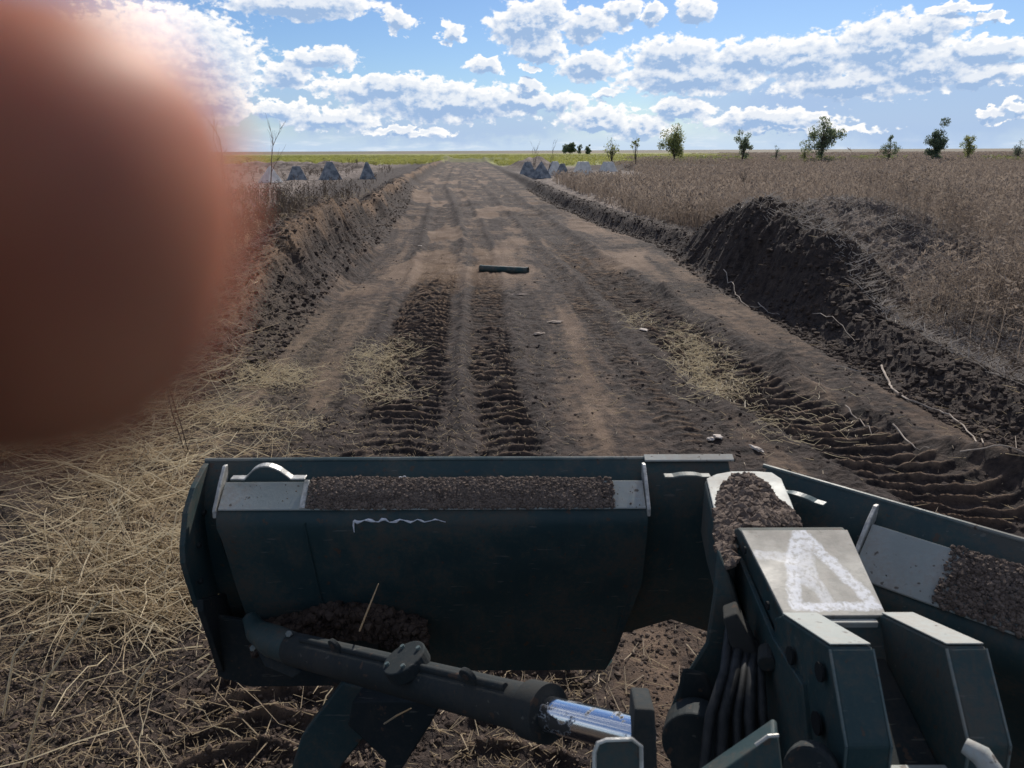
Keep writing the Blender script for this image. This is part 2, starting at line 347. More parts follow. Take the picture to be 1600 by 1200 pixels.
def terrain(x, y, full=False):
    yy = np.maximum(y, 0.0)
    XL = np.interp(yy, *XLt); XR = np.interp(yy, *XRt); LH = np.interp(yy, *LHt); RH = np.interp(yy, *RHt)
    near = 1 - sst(yy, 120, 400)
    wob = fbm(x * .35, y * .35, 3, 5) * .35
    z = fbm(x * .15, y * .15, 3, 1) * .08 * near
    road = sst(x, XL - .2, XL + .5) * (1 - sst(x, XR - .5, XR + .2)) * (1 - sst(yy, 190, 215))
    # left windrow: steep face on the road side, sheds to a low plateau
    dl = XL + wob * sst(yy, 6, 14) - x
    gul = ridg(y * .9 + x * .25, x * .25 + y * .12, 3, 31)
    q_ = dl + gul * .20 * LH; face = .38 * sst(q_, -.45, .35) + .62 * sst(q_, .18, .72)
    zl = LH * face * (1 + .34 * fbm(y * .55, x * .3, 4, 9)) * (1 - .66 * sst(dl, .75, 2.4)) * (1 - .7 * sst(dl, 4, 18))
    # right berm and the big mound
    dr = x - (XR + wob * .5)
    gul2 = ridg(y * 1.1 - x * .3, x * .3, 3, 41)
    mw = np.clip(RH, .3, 2)
    facer = sst(dr + gul2 * .13 * mw, -.1, .25 + .55 * mw)
    broad = 1.3 + 6.0 * sst(RH, .6, 1.4)
    zr = RH * facer * (1 + .14 * fbm(x * .9 + 3, y * .9, 3, 19)) * (1 - .88 * sst(dr, .5 + .5 * mw, .9 + 1.5 * mw))
    back = sst(yy, 21, 30)
    m2 = np.exp(-((x - 8.6) / 3.0) ** 2 - ((y - 19.5) / 5.2) ** 2) * 1.5 * (1 + .10 * fbm(x * 1.2, y * 1.2, 3, 44))      # the flat-topped right part of the mound
    z = z + zl + np.maximum(zr, m2 * sst(x, 5.0, 6.6))
    # distant dug lines
    for (yc, x0, x1, hh, w) in ((112, -75, -17, 1.1, 4.0), (128, -2, 9, 1.7, 4.5), (118, 8, 34, .7, 4.0), (206, -22, 2, .9, 5.0)):
        yl = yc + 5 * fbm(x * .05, y * 0, 2, 51)
        z = z + hh * np.exp(-((y - yl) / w) ** 2) * sst(x, x0, x0 + 5) * (1 - sst(x, x1 - 5, x1)) * (1 + .5 * fbm(x * .5, y * .5, 3, 52))
    # wheel tracks
    lit_crest = np.zeros_like(x); trkm = np.zeros_like(x); trk = np.zeros_like(x); side = np.zeros_like(x)
    for i, (tab, hw, dep, lug, per) in enumerate(TR):
        c = np.interp(yy, *tab) + .10 * fbm(y * .25, y * 0 + i * 7.7, 2, 60 + i)
        d = x - c; q = np.abs(d) / hw
        m_ = 1 - sst(q + .16 * fbm(x * 2.5, y * 2.5, 3, 66 + i), .66, 1.14)
        bend = .35 * hw * (d / hw) ** 2 * (1 if i != 2 else -.6)
        ph = (y + bend + .10 * fbm(x * 1.6, y * .6, 2, 70 + i)) / per
        saw = (ph - np.floor(ph)); prof = 1.15 * np.exp(-((saw - .5) / .155) ** 2) * (.75 + .5 * fbm(x * 5, y * 5, 2, 75 + i))
        fade = .62 + .38 * sst(fbm(x * .8, y * .35, 3, 80 + i), -.45, .25)
        z = z - dep * .6 * m_ + lug * (1.15 + .25 * sst(yy, 7.5, 11)) * (1 - .65 * sst(yy, 12, 24)) * prof * m_ * fade + .010 * ridg(x * 9, y * 12, 3, 82) * m_; lit_crest = lit_crest + prof * m_ * fade
        if i < 3: z = z + .045 * np.exp(-((q - 1.25) / .22) ** 2) * (1 + .9 * fbm(x * 3, y * 3, 3, 84 + i)) * (1 - .5 * (i == 1))
        trkm = np.maximum(trkm, m_); trk = np.maximum(trk, m_); side = np.maximum(side, np.exp(-((q - 1.2) / .3) ** 2))
    z = z + .20 * np.exp(-((x - np.interp(yy, *TR[2][0]) - .78) / .16) ** 2) * sst(fbm(x * 1.1, y * .8, 3, 90), -.15, .5) * (1 - sst(yy, 12, 22))
    # shallow blade scrapes running with the road
    s = x - (XL + XR) / 2
    scr = fbm(s * 2.6, y * .10, 4, 95)
    z = z + road * scr * .030 * near + road * sst(yy, 16, 30) * .10 * ridg(x * .25, y * .55, 3, 98)
    packed = road * (1 - trk * (1 - .8 * sst(yy, 20, 34))) * sst(scr + .8 * fbm(x * .5, y * .30, 4, 96) + .45 * sst(yy, 18, 40), -.25, .35)
    packed = packed * (1 - .8 * side)
    strip = np.maximum(np.exp(-((x - 1.05 - .0 * y) / .62) ** 2), np.maximum(np.exp(-((x - (XR - .95)) / .55) ** 2), np.exp(-((x - (XL + .85)) / .55) ** 2) * sst(yy, 10, 12.5)))
    packed = np.clip(np.maximum(packed * .6, strip * road * (1 - trk) * (.62 + .5 * fbm(s * 5, y * .25, 3, 108))  * (1 - sst(yy, 22, 45)) * (.62 + 1.1 * fbm(x * 1.6, y * .45, 4, 97))), 0, 1)
    # crumbs: rough where loose, nearly smooth where packed
    packed = packed * (1 - .85 * sst(fbm(s * .45, y * .7, 4, 113), .0, .28) * sst(yy, 11, 18)); packed = np.maximum(packed, road * sst(fbm(s * .8, y * .18, 4, 114), .12, .42) * sst(yy, 10, 20) * .95); loose = 1 - packed; packed = np.clip(np.maximum(packed, .80 * lit_crest), 0, 1)  # lug crests take the pale soil tone: dried ridges, brightened to look sunlit
    rough = (1 - .72 * trkm) * (.022 + .060 * np.clip(face * LH + facer * RH, 0, 1)) * (1 - .5 * sst(yy, 30, 80))
    z = z + rough * loose * (ridg(x * 3.1, y * 3.1, 5, 100) + .9 * ridg(x * 8, y * 8, 3, 104)) + .006 * fbm(x * 9, y * 9, 3, 107) * near + .010 * road * ridg(s * 5.5, y * .22, 3, 109) * near
    cl = np.clip(fbm(x * 2.2, y * 2.2, 3, 110) - .15, 0, 1)
    z = z + .09 * (1 - .8 * trkm) * cl * loose * near * (.25 + .75 * np.clip(face + facer, 0, 1))
    if not full: return z
    green = sst(y + 22 * fbm(x * .02, y * .01, 3, 120), 140, 168) * (1 - sst(y, 700, 900)) * (1 - sst(x / np.maximum(y, 1) + .03 * fbm(x * .03, y * .03, 3, 121), .20, .30))
    green = green * (1 - (np.abs(x - (XL + XR) / 2) < 5) * (1 - sst(yy, 190, 215)))
    ridge_ = np.exp(-((y - 116) / 9) ** 2) * (x < 34); weed = (1 - ridge_) * sst(x + .5 * fbm(x * .7, y * .7, 3, 140), XR + .7 + .5 * mw, XR + 1.6 + 1.1 * mw) * sst(y, 2, 8) + sst(-x, -XL + 5, -XL + 9) * sst(y, 14, 20)  # weed cover tone past the mound also brightens that slope as if sunlit
    dugf = np.clip(face * sst(LH, .1, .4) * (1 - sst(dl, .6, 1.4)), 0, 1)
    strawm = sst(-x + .6 * fbm(x * .6, y * .6, 3, 130), 1.6, 3.0) * (1 - sst(yy, 11, 15))
    return z, packed, np.clip(green, 0, 1), np.clip(weed, 0, 1), dugf, strawm, road
def hz(x, y): return float(terrain(np.array([float(x)]), np.array([float(y)]))[0])

def hit(u, v):
    r = ray(u, v); ts = np.exp(np.linspace(math.log(2.0), math.log(300), 1500)); P = np.outer(ts, np.array(r)) + np.array([0, 0, H])
    k = np.argmax(P[:, 2] < terrain(P[:, 0], P[:, 1])); return Vector(P[k])

ys = np.concatenate([np.linspace(-40, 1.3, 24)[:-1], np.exp(np.arange(np.log(1.3), np.log(2.7), .02)), np.exp(np.arange(np.log(2.72), np.log(5.2), .0046)), np.exp(np.arange(np.log(5.2), np.log(24), .0028)), np.exp(np.arange(np.log(24), np.log(45), .0046)), np.exp(np.linspace(np.log(45.3), np.log(260), 210)), np.exp(np.linspace(np.log(270), np.log(16000), 50))])
cs = np.concatenate([np.linspace(-3.2, -1.0, 50)[:-1], np.linspace(-1.0, 1.0, 1000), np.linspace(1.0, 3.2, 50)[1:]])
wy = np.sqrt(ys ** 2 + 2.2 ** 2)
X = cs[None, :] * wy[:, None]; Y = np.repeat(ys[:, None], len(cs), 1)
Z, packed, green, weed, dugf, strawm, road = terrain(X, Y, True)
nr, nc = X.shape
ii = np.arange((nr - 1) * (nc - 1)); r_, c_ = ii // (nc - 1), ii % (nc - 1); b0 = r_ * nc + c_
ground = mesh_np('ground', np.stack([X.ravel(), Y.ravel(), Z.ravel()], 1), np.stack([b0, b0 + 1, b0 + nc + 1, b0 + nc], 1), None, smooth=True)
tag(ground, 'graded earth track with wheel ruts, windrows and open farmland to the horizon', 'ground', kind='structure')
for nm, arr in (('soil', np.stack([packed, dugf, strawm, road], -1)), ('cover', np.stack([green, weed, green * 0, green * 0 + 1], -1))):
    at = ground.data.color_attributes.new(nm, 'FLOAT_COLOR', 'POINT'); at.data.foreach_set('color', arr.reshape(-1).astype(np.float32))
m, N, b = new_mat('soil'); ground.data.materials.append(m)
tcg = N.n('ShaderNodeTexCoord').outputs['Object']
a1 = N.n('ShaderNodeVertexColor'); a1.layer_name = 'soil'; a2 = N.n('ShaderNodeVertexColor'); a2.layer_name = 'cover'
pk, dg, st = N.sep(a1.outputs[0]); gr, wd, _ = N.sep(a2.outputs[0])
n1 = N.noise(tcg, .7, 8, .62); n2 = N.noise(tcg, 6, 7, .65); n3 = N.noise(tcg, 38, 6, .7); n4 = N.noise(tcg, 140, 4, .7)
dark = N.mix(N.mr(n2, .3, .7), (.024, .019, .018, 1), (.075, .056, .047, 1))
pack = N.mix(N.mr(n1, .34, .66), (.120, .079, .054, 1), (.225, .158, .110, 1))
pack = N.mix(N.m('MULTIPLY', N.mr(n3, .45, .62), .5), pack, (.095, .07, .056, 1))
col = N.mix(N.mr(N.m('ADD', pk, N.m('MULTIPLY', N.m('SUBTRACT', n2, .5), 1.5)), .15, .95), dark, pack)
col = N.mix(N.m('MULTIPLY', N.mr(N.m('ADD', dg, N.m('MULTIPLY', N.m('SUBTRACT', n1, .5), 1.6)), .55, 1.1), .7), col, (.23, .145, .088, 1))
fib = N.noise(N.vm('MULTIPLY', tcg, (30, 90, 30)), 1.0, 3, .6, 1.5)
col = N.mix(N.m('MULTIPLY', N.m('MULTIPLY', st, N.mr(fib, .5, .62)), .45), col, (.30, .23, .13, 1))
pyy = N.sep(tcg)[1]; wcol = N.mix(N.mr(N.noise(tcg, .9, 9, .7), .38, .62), (.085, .066, .058, 1), (.27, .22, .185, 1))
col = N.mix(N.m('MULTIPLY', wd, .85), col, wcol)
gcol = N.mix(N.mr(N.noise(N.vm('MULTIPLY', tcg, (.02, .035, 1)), 1.0, 7, .65), .35, .65), (.15, .16, .055, 1), (.29, .29, .095, 1))
col = N.mix(gr, col, gcol)
py = N.sep(tcg)[1]
col = N.mix(N.mr(py, 650, 1000), col, N.mix(N.mr(N.noise(N.vm('MULTIPLY', tcg, (.004, .001, 1)), 1, 6, .6), .4, .6), (.13, .125, .085, 1), (.19, .155, .115, 1)))
# crumbs of chalky stone
sp = N.noise(tcg, 55, 3, .5)
col = N.mix(N.m('MULTIPLY', N.mr(sp, .70, .74), .6), col, (.34, .28, .23, 1))
N.put(b.inputs['Base Color'], col); b.inputs['Roughness'].default_value = .93; b.inputs['Specular IOR Level'].default_value = .2
bn = N.n('ShaderNodeBump'); vo = N.n('ShaderNodeTexVoronoi'); N.put(vo.inputs['Vector'], N.vm('ADD', tcg, N.vm('SCALE', N.noise(tcg, 9, 3, .6, out='Color')))); vo.inputs['Scale'].default_value = 16; vo.inputs['Randomness'].default_value = 1
bn.inputs['Strength'].default_value = .9; bn.inputs['Distance'].default_value = .03
N.put(bn.inputs['Height'], N.m('ADD', N.m('ADD', N.m('ADD', N.m('MULTIPLY', n2, .8), N.m('MULTIPLY', N.m('SUBTRACT', .4, vo.outputs['Distance']), N.m('SUBTRACT', .8, pk))), n3), N.m('MULTIPLY', n4, .45))); N.t.links.new(bn.outputs[0], b.inputs['Normal'])

# ------------------------------------------------------------------ clods
def zat(P): return terrain(P[:, 0], P[:, 1])
def place_clods(n, fx, smin, smax, mat, name, label, tpl):
    P = fx(n); s = smin * (smax / smin) ** (RNG.random(len(P)) ** 2.2)
    P3 = np.column_stack([P, zat(P) + s * .15])
    sc = s[:, None] * RNG.uniform(.7, 1.25, (len(P), 3)); sc[:, 2] *= .75
    V, Fc = scatter(tpl, P3, RNG.random(len(P)) * 6.28, sc)
    o = mesh_np(name, V, Fc, mat); tag(o, label, 'soil', kind='stuff'); return o
def reg_road(n):      # loose crumbs everywhere on and beside the track, thinning with distance, in clusters
    y = 2.4 * (26 / 2.4) ** RNG.random(n * 3); x = RNG.uniform(-1, 1, n * 3) * y * .95
    XL = np.interp(y, *XLt); XR = np.interp(y, *XRt)
    _, pk, *_r = terrain(x, y, True)
    w = .15 + .85 * sst(fbm(x * .9, y * .9, 3, 200), -.2, .4); w = w * (1 - .88 * pk)
    k = RNG.random(n * 3) < w; return np.column_stack([x, y])[k][:n]
place_clods(16000, reg_road, .005, .028, M_clod, 'loose_soil_crumbs', 'dark loose crumbs of soil strewn over the churned track', CL0)
def reg_edge(n):
    y = 5.5 * (60 / 5.5) ** RNG.random(n); left = RNG.random(n) < .45
    XL = np.interp(y, *XLt); XR = np.interp(y, *XRt); LH = np.interp(y, *LHt); RH = np.interp(y, *RHt)
    x = np.where(left, XL + .3 - np.abs(RNG.normal(0, .55, n)) * (1 + LH), XR - .35 + np.abs(RNG.normal(0, .5, n)) * (1 + .9 * RH))
    keep = ~(left & (y < 9)); return np.column_stack([x, y])[keep]
place_clods(17000, reg_edge, .010, .060, M_clod, 'windrow_clods', 'coarse dark clods heaped along both edges of the track', CL0 + CL0)
def reg_fg(n):
    y = RNG.uniform(2.3, 5.2, n); x = RNG.uniform(-3.6, 1.2, n); return np.column_stack([x, y])
place_clods(20000, reg_fg, .003, .020, M_clodl, 'brown_soil_crumbs', 'brown crumbly soil under and beside the raised blade', CL0)

# ------------------------------------------------------------------ straw and weeds
def stalk(seg, bend, w=1.0, seed=0, cross=True):
    """thin stalk of unit length along +Z, two crossed strips"""
    r = np.random.default_rng(seed); t = np.linspace(0, 1, seg + 1); bx = bend * t * t + r.normal(0, .02, seg + 1) * t; by = r.normal(0, .03, seg + 1) * t
    V = []; Fc = []
    for k in range(2 if cross else 1):
        o = len(V); ww = w * (1 - .6 * t)
        for i in range(seg + 1):
            d = np.array([ww[i], 0, 0]) if k == 0 else np.array([0, ww[i], 0]); p = np.array([bx[i], by[i], t[i]])
            V += [p - d, p + d]
        for i in range(seg): Fc.append([o + 2 * i, o + 2 * i + 1, o + 2 * i + 3, o + 2 * i + 2])
    return np.array(V), np.array(Fc)
def merge(parts):
    V = []; Fc = []; o = 0
    for v, f in parts: V.append(v); Fc.append(f + o); o += len(v)
    return np.concatenate(V), np.concatenate(Fc)
def xf(vf, s, lean, yaw, off):
    V, Fc = vf; V = V * np.array(s); c, n = math.cos(lean), math.sin(lean)
    V = np.stack([V[:, 0] * c + V[:, 2] * n, V[:, 1], -V[:, 0] * n + V[:, 2] * c], 1); c, n = math.cos(yaw), math.sin(yaw)
    return np.stack([V[:, 0] * c - V[:, 1] * n, V[:, 0] * n + V[:, 1] * c, V[:, 2]], 1) + np.array(off), Fc
STW = [stalk(4, b_, .0034, i) for i, b_ in enumerate((0, .03, -.05, .09, .01, -.10, .05))]
STS = [stalk(1, 0, .0036, 300 + i) for i in range(3)]
def lay(n, fx, mat, name, label, lmin, lmax, lean0, lean1, wmul=1.0, up=.02, cat='straw', tmpl=STW, yawf=None):
    P = fx(n); n = len(P); L = lmin + (lmax - lmin) * RNG.random(n) ** 1.8
    P3 = np.column_stack([P, zat(P) + RNG.random(n) ** 2 * up + .003])
    w = wmul * RNG.uniform(.6, 1.3, n)
    yaw = RNG.random(n) * 6.28 if yawf is None else yawf(P)
    V, Fc = scatter(tmpl, P3, yaw, np.stack([w, w, L], 1), lean=RNG.uniform(lean0, lean1, n))
    o = mesh_np(name, V, Fc, mat); tag(o, label, cat, kind='stuff'); return o
def clus(x, y, k, lo, hi): return RNG.random(len(x)) < sst(fbm(x * 1.0, y * 1.0, 3, k), lo, hi)
def reg_sleft(n):
    y = 2.3 * (13 / 2.3) ** RNG.random(n); x = -RNG.uniform(.16, 1.15, n) * y - .35
    edge = -1.45 - .42 * np.maximum(y - 5, 0) - 1.0 * fbm(y * .7, x * .7, 2, 210)
    w = sst(edge - x, -.35, .9) * (.06 + .94 * sst(fbm(x * .8, y * .8, 3, 211), -.15, .35)) * (1 - .35 * sst(y, 5.5, 7.5))
    w = w * (1 - .93 * sst(-y + .5 * fbm(x, y, 2, 213), -4.6, -3.7))
    k = RNG.random(n) < w; return np.column_stack([x, y])[k]
yl = lambda P: .25 + fbm(P[:, 0] * .5, P[:, 1] * .5, 2, 215) * 1.3 + RNG.normal(0, .6, len(P)) + (RNG.random(len(P)) < .5) * math.pi
lay(31000, reg_sleft, M_straw, 'straw_litter', 'golden flattened straw lying left of the raised blade', .14, .95, 1.30, 1.60, 1.0, .10, yawf=yl)
lay(9000, reg_sleft, M_strawp, 'pale_straw_litter', 'pale bleached straw stalks tangled over the golden straw', .25, .95, 1.1, 1.6, 1.55, .12)
def reg_chaff(n):
    y = 2.4 * (12 / 2.4) ** RNG.random(n); x = -RNG.uniform(-.15, 1.1, n) * y; return np.column_stack([x, y])[RNG.random(n) < .25 + .75 * sst(fbm(x * 1.3, y * 1.3, 3, 217), -.3, .4)]
lay(20000, reg_chaff, M_straw, 'straw_chaff', 'short broken bits of chaff trodden into the soil at left', .012, .07, 1.45, 1.6, .9, .008, tmpl=STS)
lay(3200, reg_sleft, M_weedd, 'dark_dead_stems', 'thin dark dead stems sticking out of the straw at left', .2, .6, .2, 1.4, .8, .03, 'weeds')
def reg_patch(n):
    out = []
    for (u, v, ru, rv, k) in ((1065, 530, 30, 28, 2), (1095, 562, 40, 30, 4), (1130, 600, 60, 28, 3), (590, 575, 45, 32, 4), (630, 545, 30, 20, 1), (430, 590, 60, 18, 4), (340, 650, 90, 22, 2), (1000, 500, 30, 15, 1), (600, 615, 60, 14, 1), (1250, 660, 90, 40, 1), (430, 670, 90, 20, 1)):
        m_ = int(n * k / 24); th = RNG.random(m_) * 6.28; rr = np.sqrt(RNG.random(m_)) * RNG.uniform(.6, 1.5, m_)
        for t_, q in zip(th, rr): p = atD(u + ru * q * math.cos(t_), v + rv * q * math.sin(t_), H); out.append((p.x, p.y))
    return np.array(out)
lay(3300, reg_patch, M_strawp, 'straw_tufts', 'pale straw wads pressed into the ruts of the track', .05, .34, 1.2, 1.62, 1.0, .04)
def reg_thin(n):
    y = 3.0 * (30 / 3.0) ** RNG.random(n); x = RNG.uniform(-.8, .95, n) * y; k = RNG.random(n) < (.15 + .85 * sst(fbm(x * .7, y * .7, 3, 220), 0, .5)); return np.column_stack([x, y])[k]
lay(9000, reg_thin, M_straw, 'scattered_straw', 'single straw stalks scattered thinly over the dark soil', .04, .20, 1.45, 1.6, .9, .012, tmpl=STS)
def reg_rslope(n):
    y = 6 * (30 / 6) ** RNG.random(n); x = np.interp(y, *XRt) + .75 + np.abs(RNG.normal(0, 1, n)) * (2 + y * .22); k = x < y * 1.1
    return np.column_stack([x, y])[k]
lay(30000, reg_rslope, M_stub, 'bleached_stubble', 'bleached broken stubble littering the slope right of the mound', .05, .26, 1.25, 1.62, 2.0, .03, tmpl=STS)
lay(5000, reg_rslope, M_weedd, 'fallen_weed_stems', 'brown fallen weed stems on the slope right of the mound', .15, .7, .9, 1.6, 1.1, .08, 'weeds')
def reg_lbank(n):
    y = 9 * (45 / 9) ** RNG.random(n); x = np.interp(y, *XLt) - .1 - np.abs(RNG.normal(0, 1, n)) * (1.2 + y * .14); return np.column_stack([x, y])[x > -y * 1.05]
lay(6000, reg_lbank, M_weed, 'bank_straw', 'dry stalks hanging over the left bank of the track', .12, .55, .9, 1.75, 1.2, .06)

def weed_plant(seed, nb=7, hd=True):
    r = np.random.default_rng(seed); parts = [xf(stalk(3, r.uniform(-.15, .15), .0045, seed), (1, 1, 1), 0, 0, (0, 0, 0))]
    for i in range(nb):
        z0 = r.uniform(.3, .88); ya = r.random() * 6.28; L = r.uniform(.16, .36) * (1.15 - z0 * .55)
        parts.append(xf(stalk(2, .2, .0028, seed * 31 + i), (1, 1, L), r.uniform(.35, .8), ya, (0, 0, z0)))
        if hd:
            e = np.array([math.cos(ya), math.sin(ya), 0]) * L * .5 + np.array([0, 0, z0 + L * .8])
            for j in range(3): parts.append(xf(stalk(1, 0, .012, seed * 7 + i * 3 + j), (1, 1, .05), r.uniform(0, 1.5), r.random() * 6, e + r.normal(0, .02, 3)))
    return merge(parts)
WD = [weed_plant(i) for i in range(7)]
WDs = [merge([xf(stalk(2, r_ * .25, .010, 40 + i * 3 + k), (1, 1, .7 + .1 * k), .12 * k, k * 2.1, (0.03 * k, 0, 0)) for k in range(3)] + [xf(stalk(1, 0, .035, 90 + i + k), (1, 1, .11), .5, k * 1.7, (.05 * math.cos(k * 2.), .05 * math.sin(k * 2.), .5 + .1 * k)) for k in range(4)]) for i, r_ in enumerate((.4, -.3, .1, .8))]
def upright(P, tmpl, mat, name, label, h0, h1, wm=1.0, cat='weeds', lean=.13, wfun=None):
    n = len(P); L = RNG.uniform(h0, h1, n); P3 = np.column_stack([P, zat(P) - .02])
    w = np.ones(n) * wm if wfun is None else wfun(P)
    V, Fc = scatter(tmpl, P3, RNG.random(n) * 6.28, np.stack([w * L, w * L, L], 1), lean=np.abs(RNG.normal(0, lean, n)))
    o = mesh_np(name, V, Fc, mat); tag(o, label, cat, kind='stuff'); return o
n_ = 16000; y = 7 * (34 / 7) ** RNG.random(n_) ; x = RNG.uniform(.1, 1.05, n_) * y
XR = np.interp(y, *XRt); RHy = np.interp(y, *RHt)
gap = np.where(y < 21, 1.6 + 2.6 * sst(RHy, .6, 1.4), 1.2)
k = (x > XR + gap) & (RNG.random(n_) < (.10 + .75 * sst(fbm(x * .35, y * .35, 3, 230), -.3, .4)) * (.25 + .75 * sst(y, 9, 16)))
upright(np.column_stack([x, y])[k], WD, M_weed, 'dry_weeds', 'brown dry seed-headed weeds standing right of the mound', .5, 1.25, 1.0)
n_ = 34000; y = 26 * (150 / 26) ** RNG.random(n_) ; x = RNG.uniform(-.02, .95, n_) * y
XR = np.interp(y, *XRt)
k = (x > XR + 1.6 + .02 * y) & (x > .035 * y + np.where(y > 74, 12, 0)) & (RNG.random(n_) < .35 + .65 * sst(fbm(x * .12, y * .12, 3, 231), -.5, .3))
upright(np.column_stack([x, y])[k], WDs, M_weed, 'weed_field', 'grey-brown dead weed field stretching right to the horizon', .5, 1.3, 1.0, wfun=lambda P: .8 + P[:, 1] / 120)
n_ = 22000; y = 140 * (520 / 140) ** RNG.random(n_); x = RNG.uniform(.14, .95, n_) * y
k = (x / y > .26 - (y < 230) * .10 + .05 * fbm(y * .02, x * 0, 2, 241))
upright(np.column_stack([x, y])[k], WDs, M_weed, 'far_weed_field', 'far grey-brown weeds reaching the horizon under the tree line', .6, 1.5, 1.0, wfun=lambda P: 1 + P[:, 1] / 100)
n_ = 2600; y = RNG.uniform(140, 175, n_); x = RNG.uniform(.18, .72, n_) * y
k = RNG.random(n_) < sst(fbm(x * .06, y * .05, 3, 251), -.1, .3)
upright(np.column_stack([x, y])[k], WDs, M_leafy, 'undergrowth', 'low green undergrowth between the trees on the horizon', .8, 1.9, 1.0, 'shrubs', wfun=lambda P: 2.5 + 0 * P[:, 1])
n_ = 16000; y = 12 * (120 / 12) ** RNG.random(n_); x = -RNG.uniform(.15, 1.0, n_) * y
XL = np.interp(y, *XLt)
k = (x < XL - 1.6 - .02 * y) & (RNG.random(n_) < .18 + .7 * sst(fbm(x * .2, y * .2, 3, 232), -.3, .4)) & ~((y > 60) & (y < 90) & (RNG.random(n_) < .8))
upright(np.column_stack([x, y])[k], WDs, M_weedd, 'dark_weeds', 'dark dead weeds on the flat ground left of the bank', .3, .8, 1.0, wfun=lambda P: .8 + P[:, 1] / 70)
k = RNG.random(n_) < .16
PP = np.column_stack([x, y])[k & (x < XL - 1.2) & (y < 40)]
upright(PP, WD, M_straw, 'standing_dry_grass', 'straw coloured thin stems standing on the left bank', .2, .55, 1.0)
n_ = 26000; y = RNG.uniform(150, 420, n_); x = RNG.uniform(-.75, .30, n_) * y
k = ((np.abs(x - (np.interp(y, *XLt) + np.interp(y, *XRt)) / 2) > 6) | (y > 212)) & (RNG.random(n_) < .25 + .75 * sst(fbm(x * .04, y * .03, 3, 233), -.3, .3))
upright(np.column_stack([x, y])[k], WDs, M_crop, 'green_crops', 'yellow-green crop strip across the fields below the horizon', .5, 1.1, 1, 'crops', wfun=lambda P: 3 + P[:, 1] / 60)

# ------------------------------------------------------------------ trees
def crown_leaves(cx, r, n, size, seed, lobes):
    rg = np.random.default_rng(seed); out = []
    L = [(rg.normal(0, 1, 3) * np.array([.36, .36, .40]) * np.array(r) + cx, rg.uniform(.26, .56) * min(r)) for _ in range(lobes)]
    V = []; Fc = []
    for i in range(n):
        c, rr = L[rg.integers(0, lobes)]; d = rg.normal(0, 1, 3); d /= np.linalg.norm(d); p = c + d * rr * rg.random() ** .45
        a = rg.normal(0, 1, 3); a /= np.linalg.norm(a); b_ = np.cross(a, rg.normal(0, 1, 3)); b_ /= np.linalg.norm(b_); s = size * rg.uniform(.5, 1.3)
        o = len(V); V += [p - a * s, p + b_ * s * .5, p + a * s, p - b_ * s * .5]; Fc.append([o, o + 1, o + 2, o + 3])
    return np.array(V), np.array(Fc), L
def limbs(mb, h, tips, r0, seed):
    rg = random.Random(seed); top = Vector((rg.uniform(-.06, .06) * h, rg.uniform(-.05, .05) * h, h * .72))
    pts = [Vector((0, 0, 0)), top * .33 + Vector((rg.uniform(-.03, .03) * h, 0, 0)), top * .66, top]
    mb.tube(pts, [r0, r0 * .8, r0 * .5, r0 * .2], 6)
    for tp in tips:
        f = rg.uniform(.2, .8); s_ = top * f; e = Vector(tp); mid = s_ * .45 + e * .55 + Vector((rg.uniform(-.04, .04) * h, rg.uniform(-.04, .04) * h, -.03 * h))
        mb.tube([s_, mid, e], [r0 * .38 * (1.1 - f * .6), r0 * .25 * (1.1 - f * .6), r0 * .06], 4)
def tree(name, label, px, Y, vtop, wpx, mat, n=700, bare=0.18, group=None, size=None, lobes=9, cat='tree', seed=0, vb=None):
    x = (px - 800) / F * Y / ray(px, 235).y; z0 = hz(x, Y)
    d = ray(px, vtop); h = H + d.z / d.y * Y - z0; w = wpx / F * Y * .5
    t = empty(name, (x, Y, z0)); tag(t, label, cat, group)
    V, Fc, L = crown_leaves(np.array([0, 0, h * (.5 + bare * .5)]), (w, w * .85, h * (1 - bare) * .5), int(n * (4.5 if not size else 1.3)), size or h * .024, seed, lobes * 2)
    o = mesh_np('crown', V, Fc, mat, t)
    mb = MB(); limbs(mb, h, [tuple(c) for c, _ in L] + [tuple(c + np.array([random.uniform(-.3, .3) * w, 0, .15 * h])) for c, _ in L], h * .022, seed)
    me = bpy.data.meshes.new('trunk'); me.from_pydata([tuple(p) for p in mb.v], [], mb.f); me.materials.append(M_bark)
    o = bpy.data.objects.new('trunk', me); C.objects.link(o); o.parent = t
    return t
tree('leafy_tree', 'broad loose-crowned green tree at the left end of the tree line, field behind it', 1056, 135, 197, 46, M_leafy, 850, .1, seed=1, lobes=12)
tree('leafy_tree', 'short narrow tree with upright twigs, first tree right of the broad loose-crowned one', 1163, 150, 204, 28, M_leaf, 500, .1, seed=2)
tree('leafy_tree', 'tall dark open-branched tree, tallest on the tree line above the mound', 1287, 150, 186, 46, M_leaf, 850, .12, seed=3, lobes=11)
tree('leafy_bush', 'small rounded bush between the tall dark tree and the columnar dense tree', 1393, 150, 213, 28, M_leaf, 420, .05, seed=4, cat='bush')
tree('leafy_tree', 'dense columnar dark tree wider at its foot on the right tree line', 1464, 150, 193, 38, M_leafd, 1100, .03, seed=5, lobes=12)
tree('leafy_tree', 'pale grey-green small tree right of the dense columnar tree', 1516, 165, 207, 28, M_leafy, 420, .05, seed=6)
tree('leafy_bush', 'low dark bush cut off by the right edge of the photo', 1594, 160, 222, 30, M_leafd, 300, .02, seed=7, cat='bush')
tree('leafy_bush', 'tiny low shrub between the narrow upright tree and the tall dark tree', 1216, 170, 229, 16, M_leafd, 160, .02, seed=8, cat='bush')
tree('leafy_bush', 'low pale shrub at the foot of the tall dark tree', 1260, 152, 224, 22, M_leafy, 200, .02, seed=9, cat='bush')
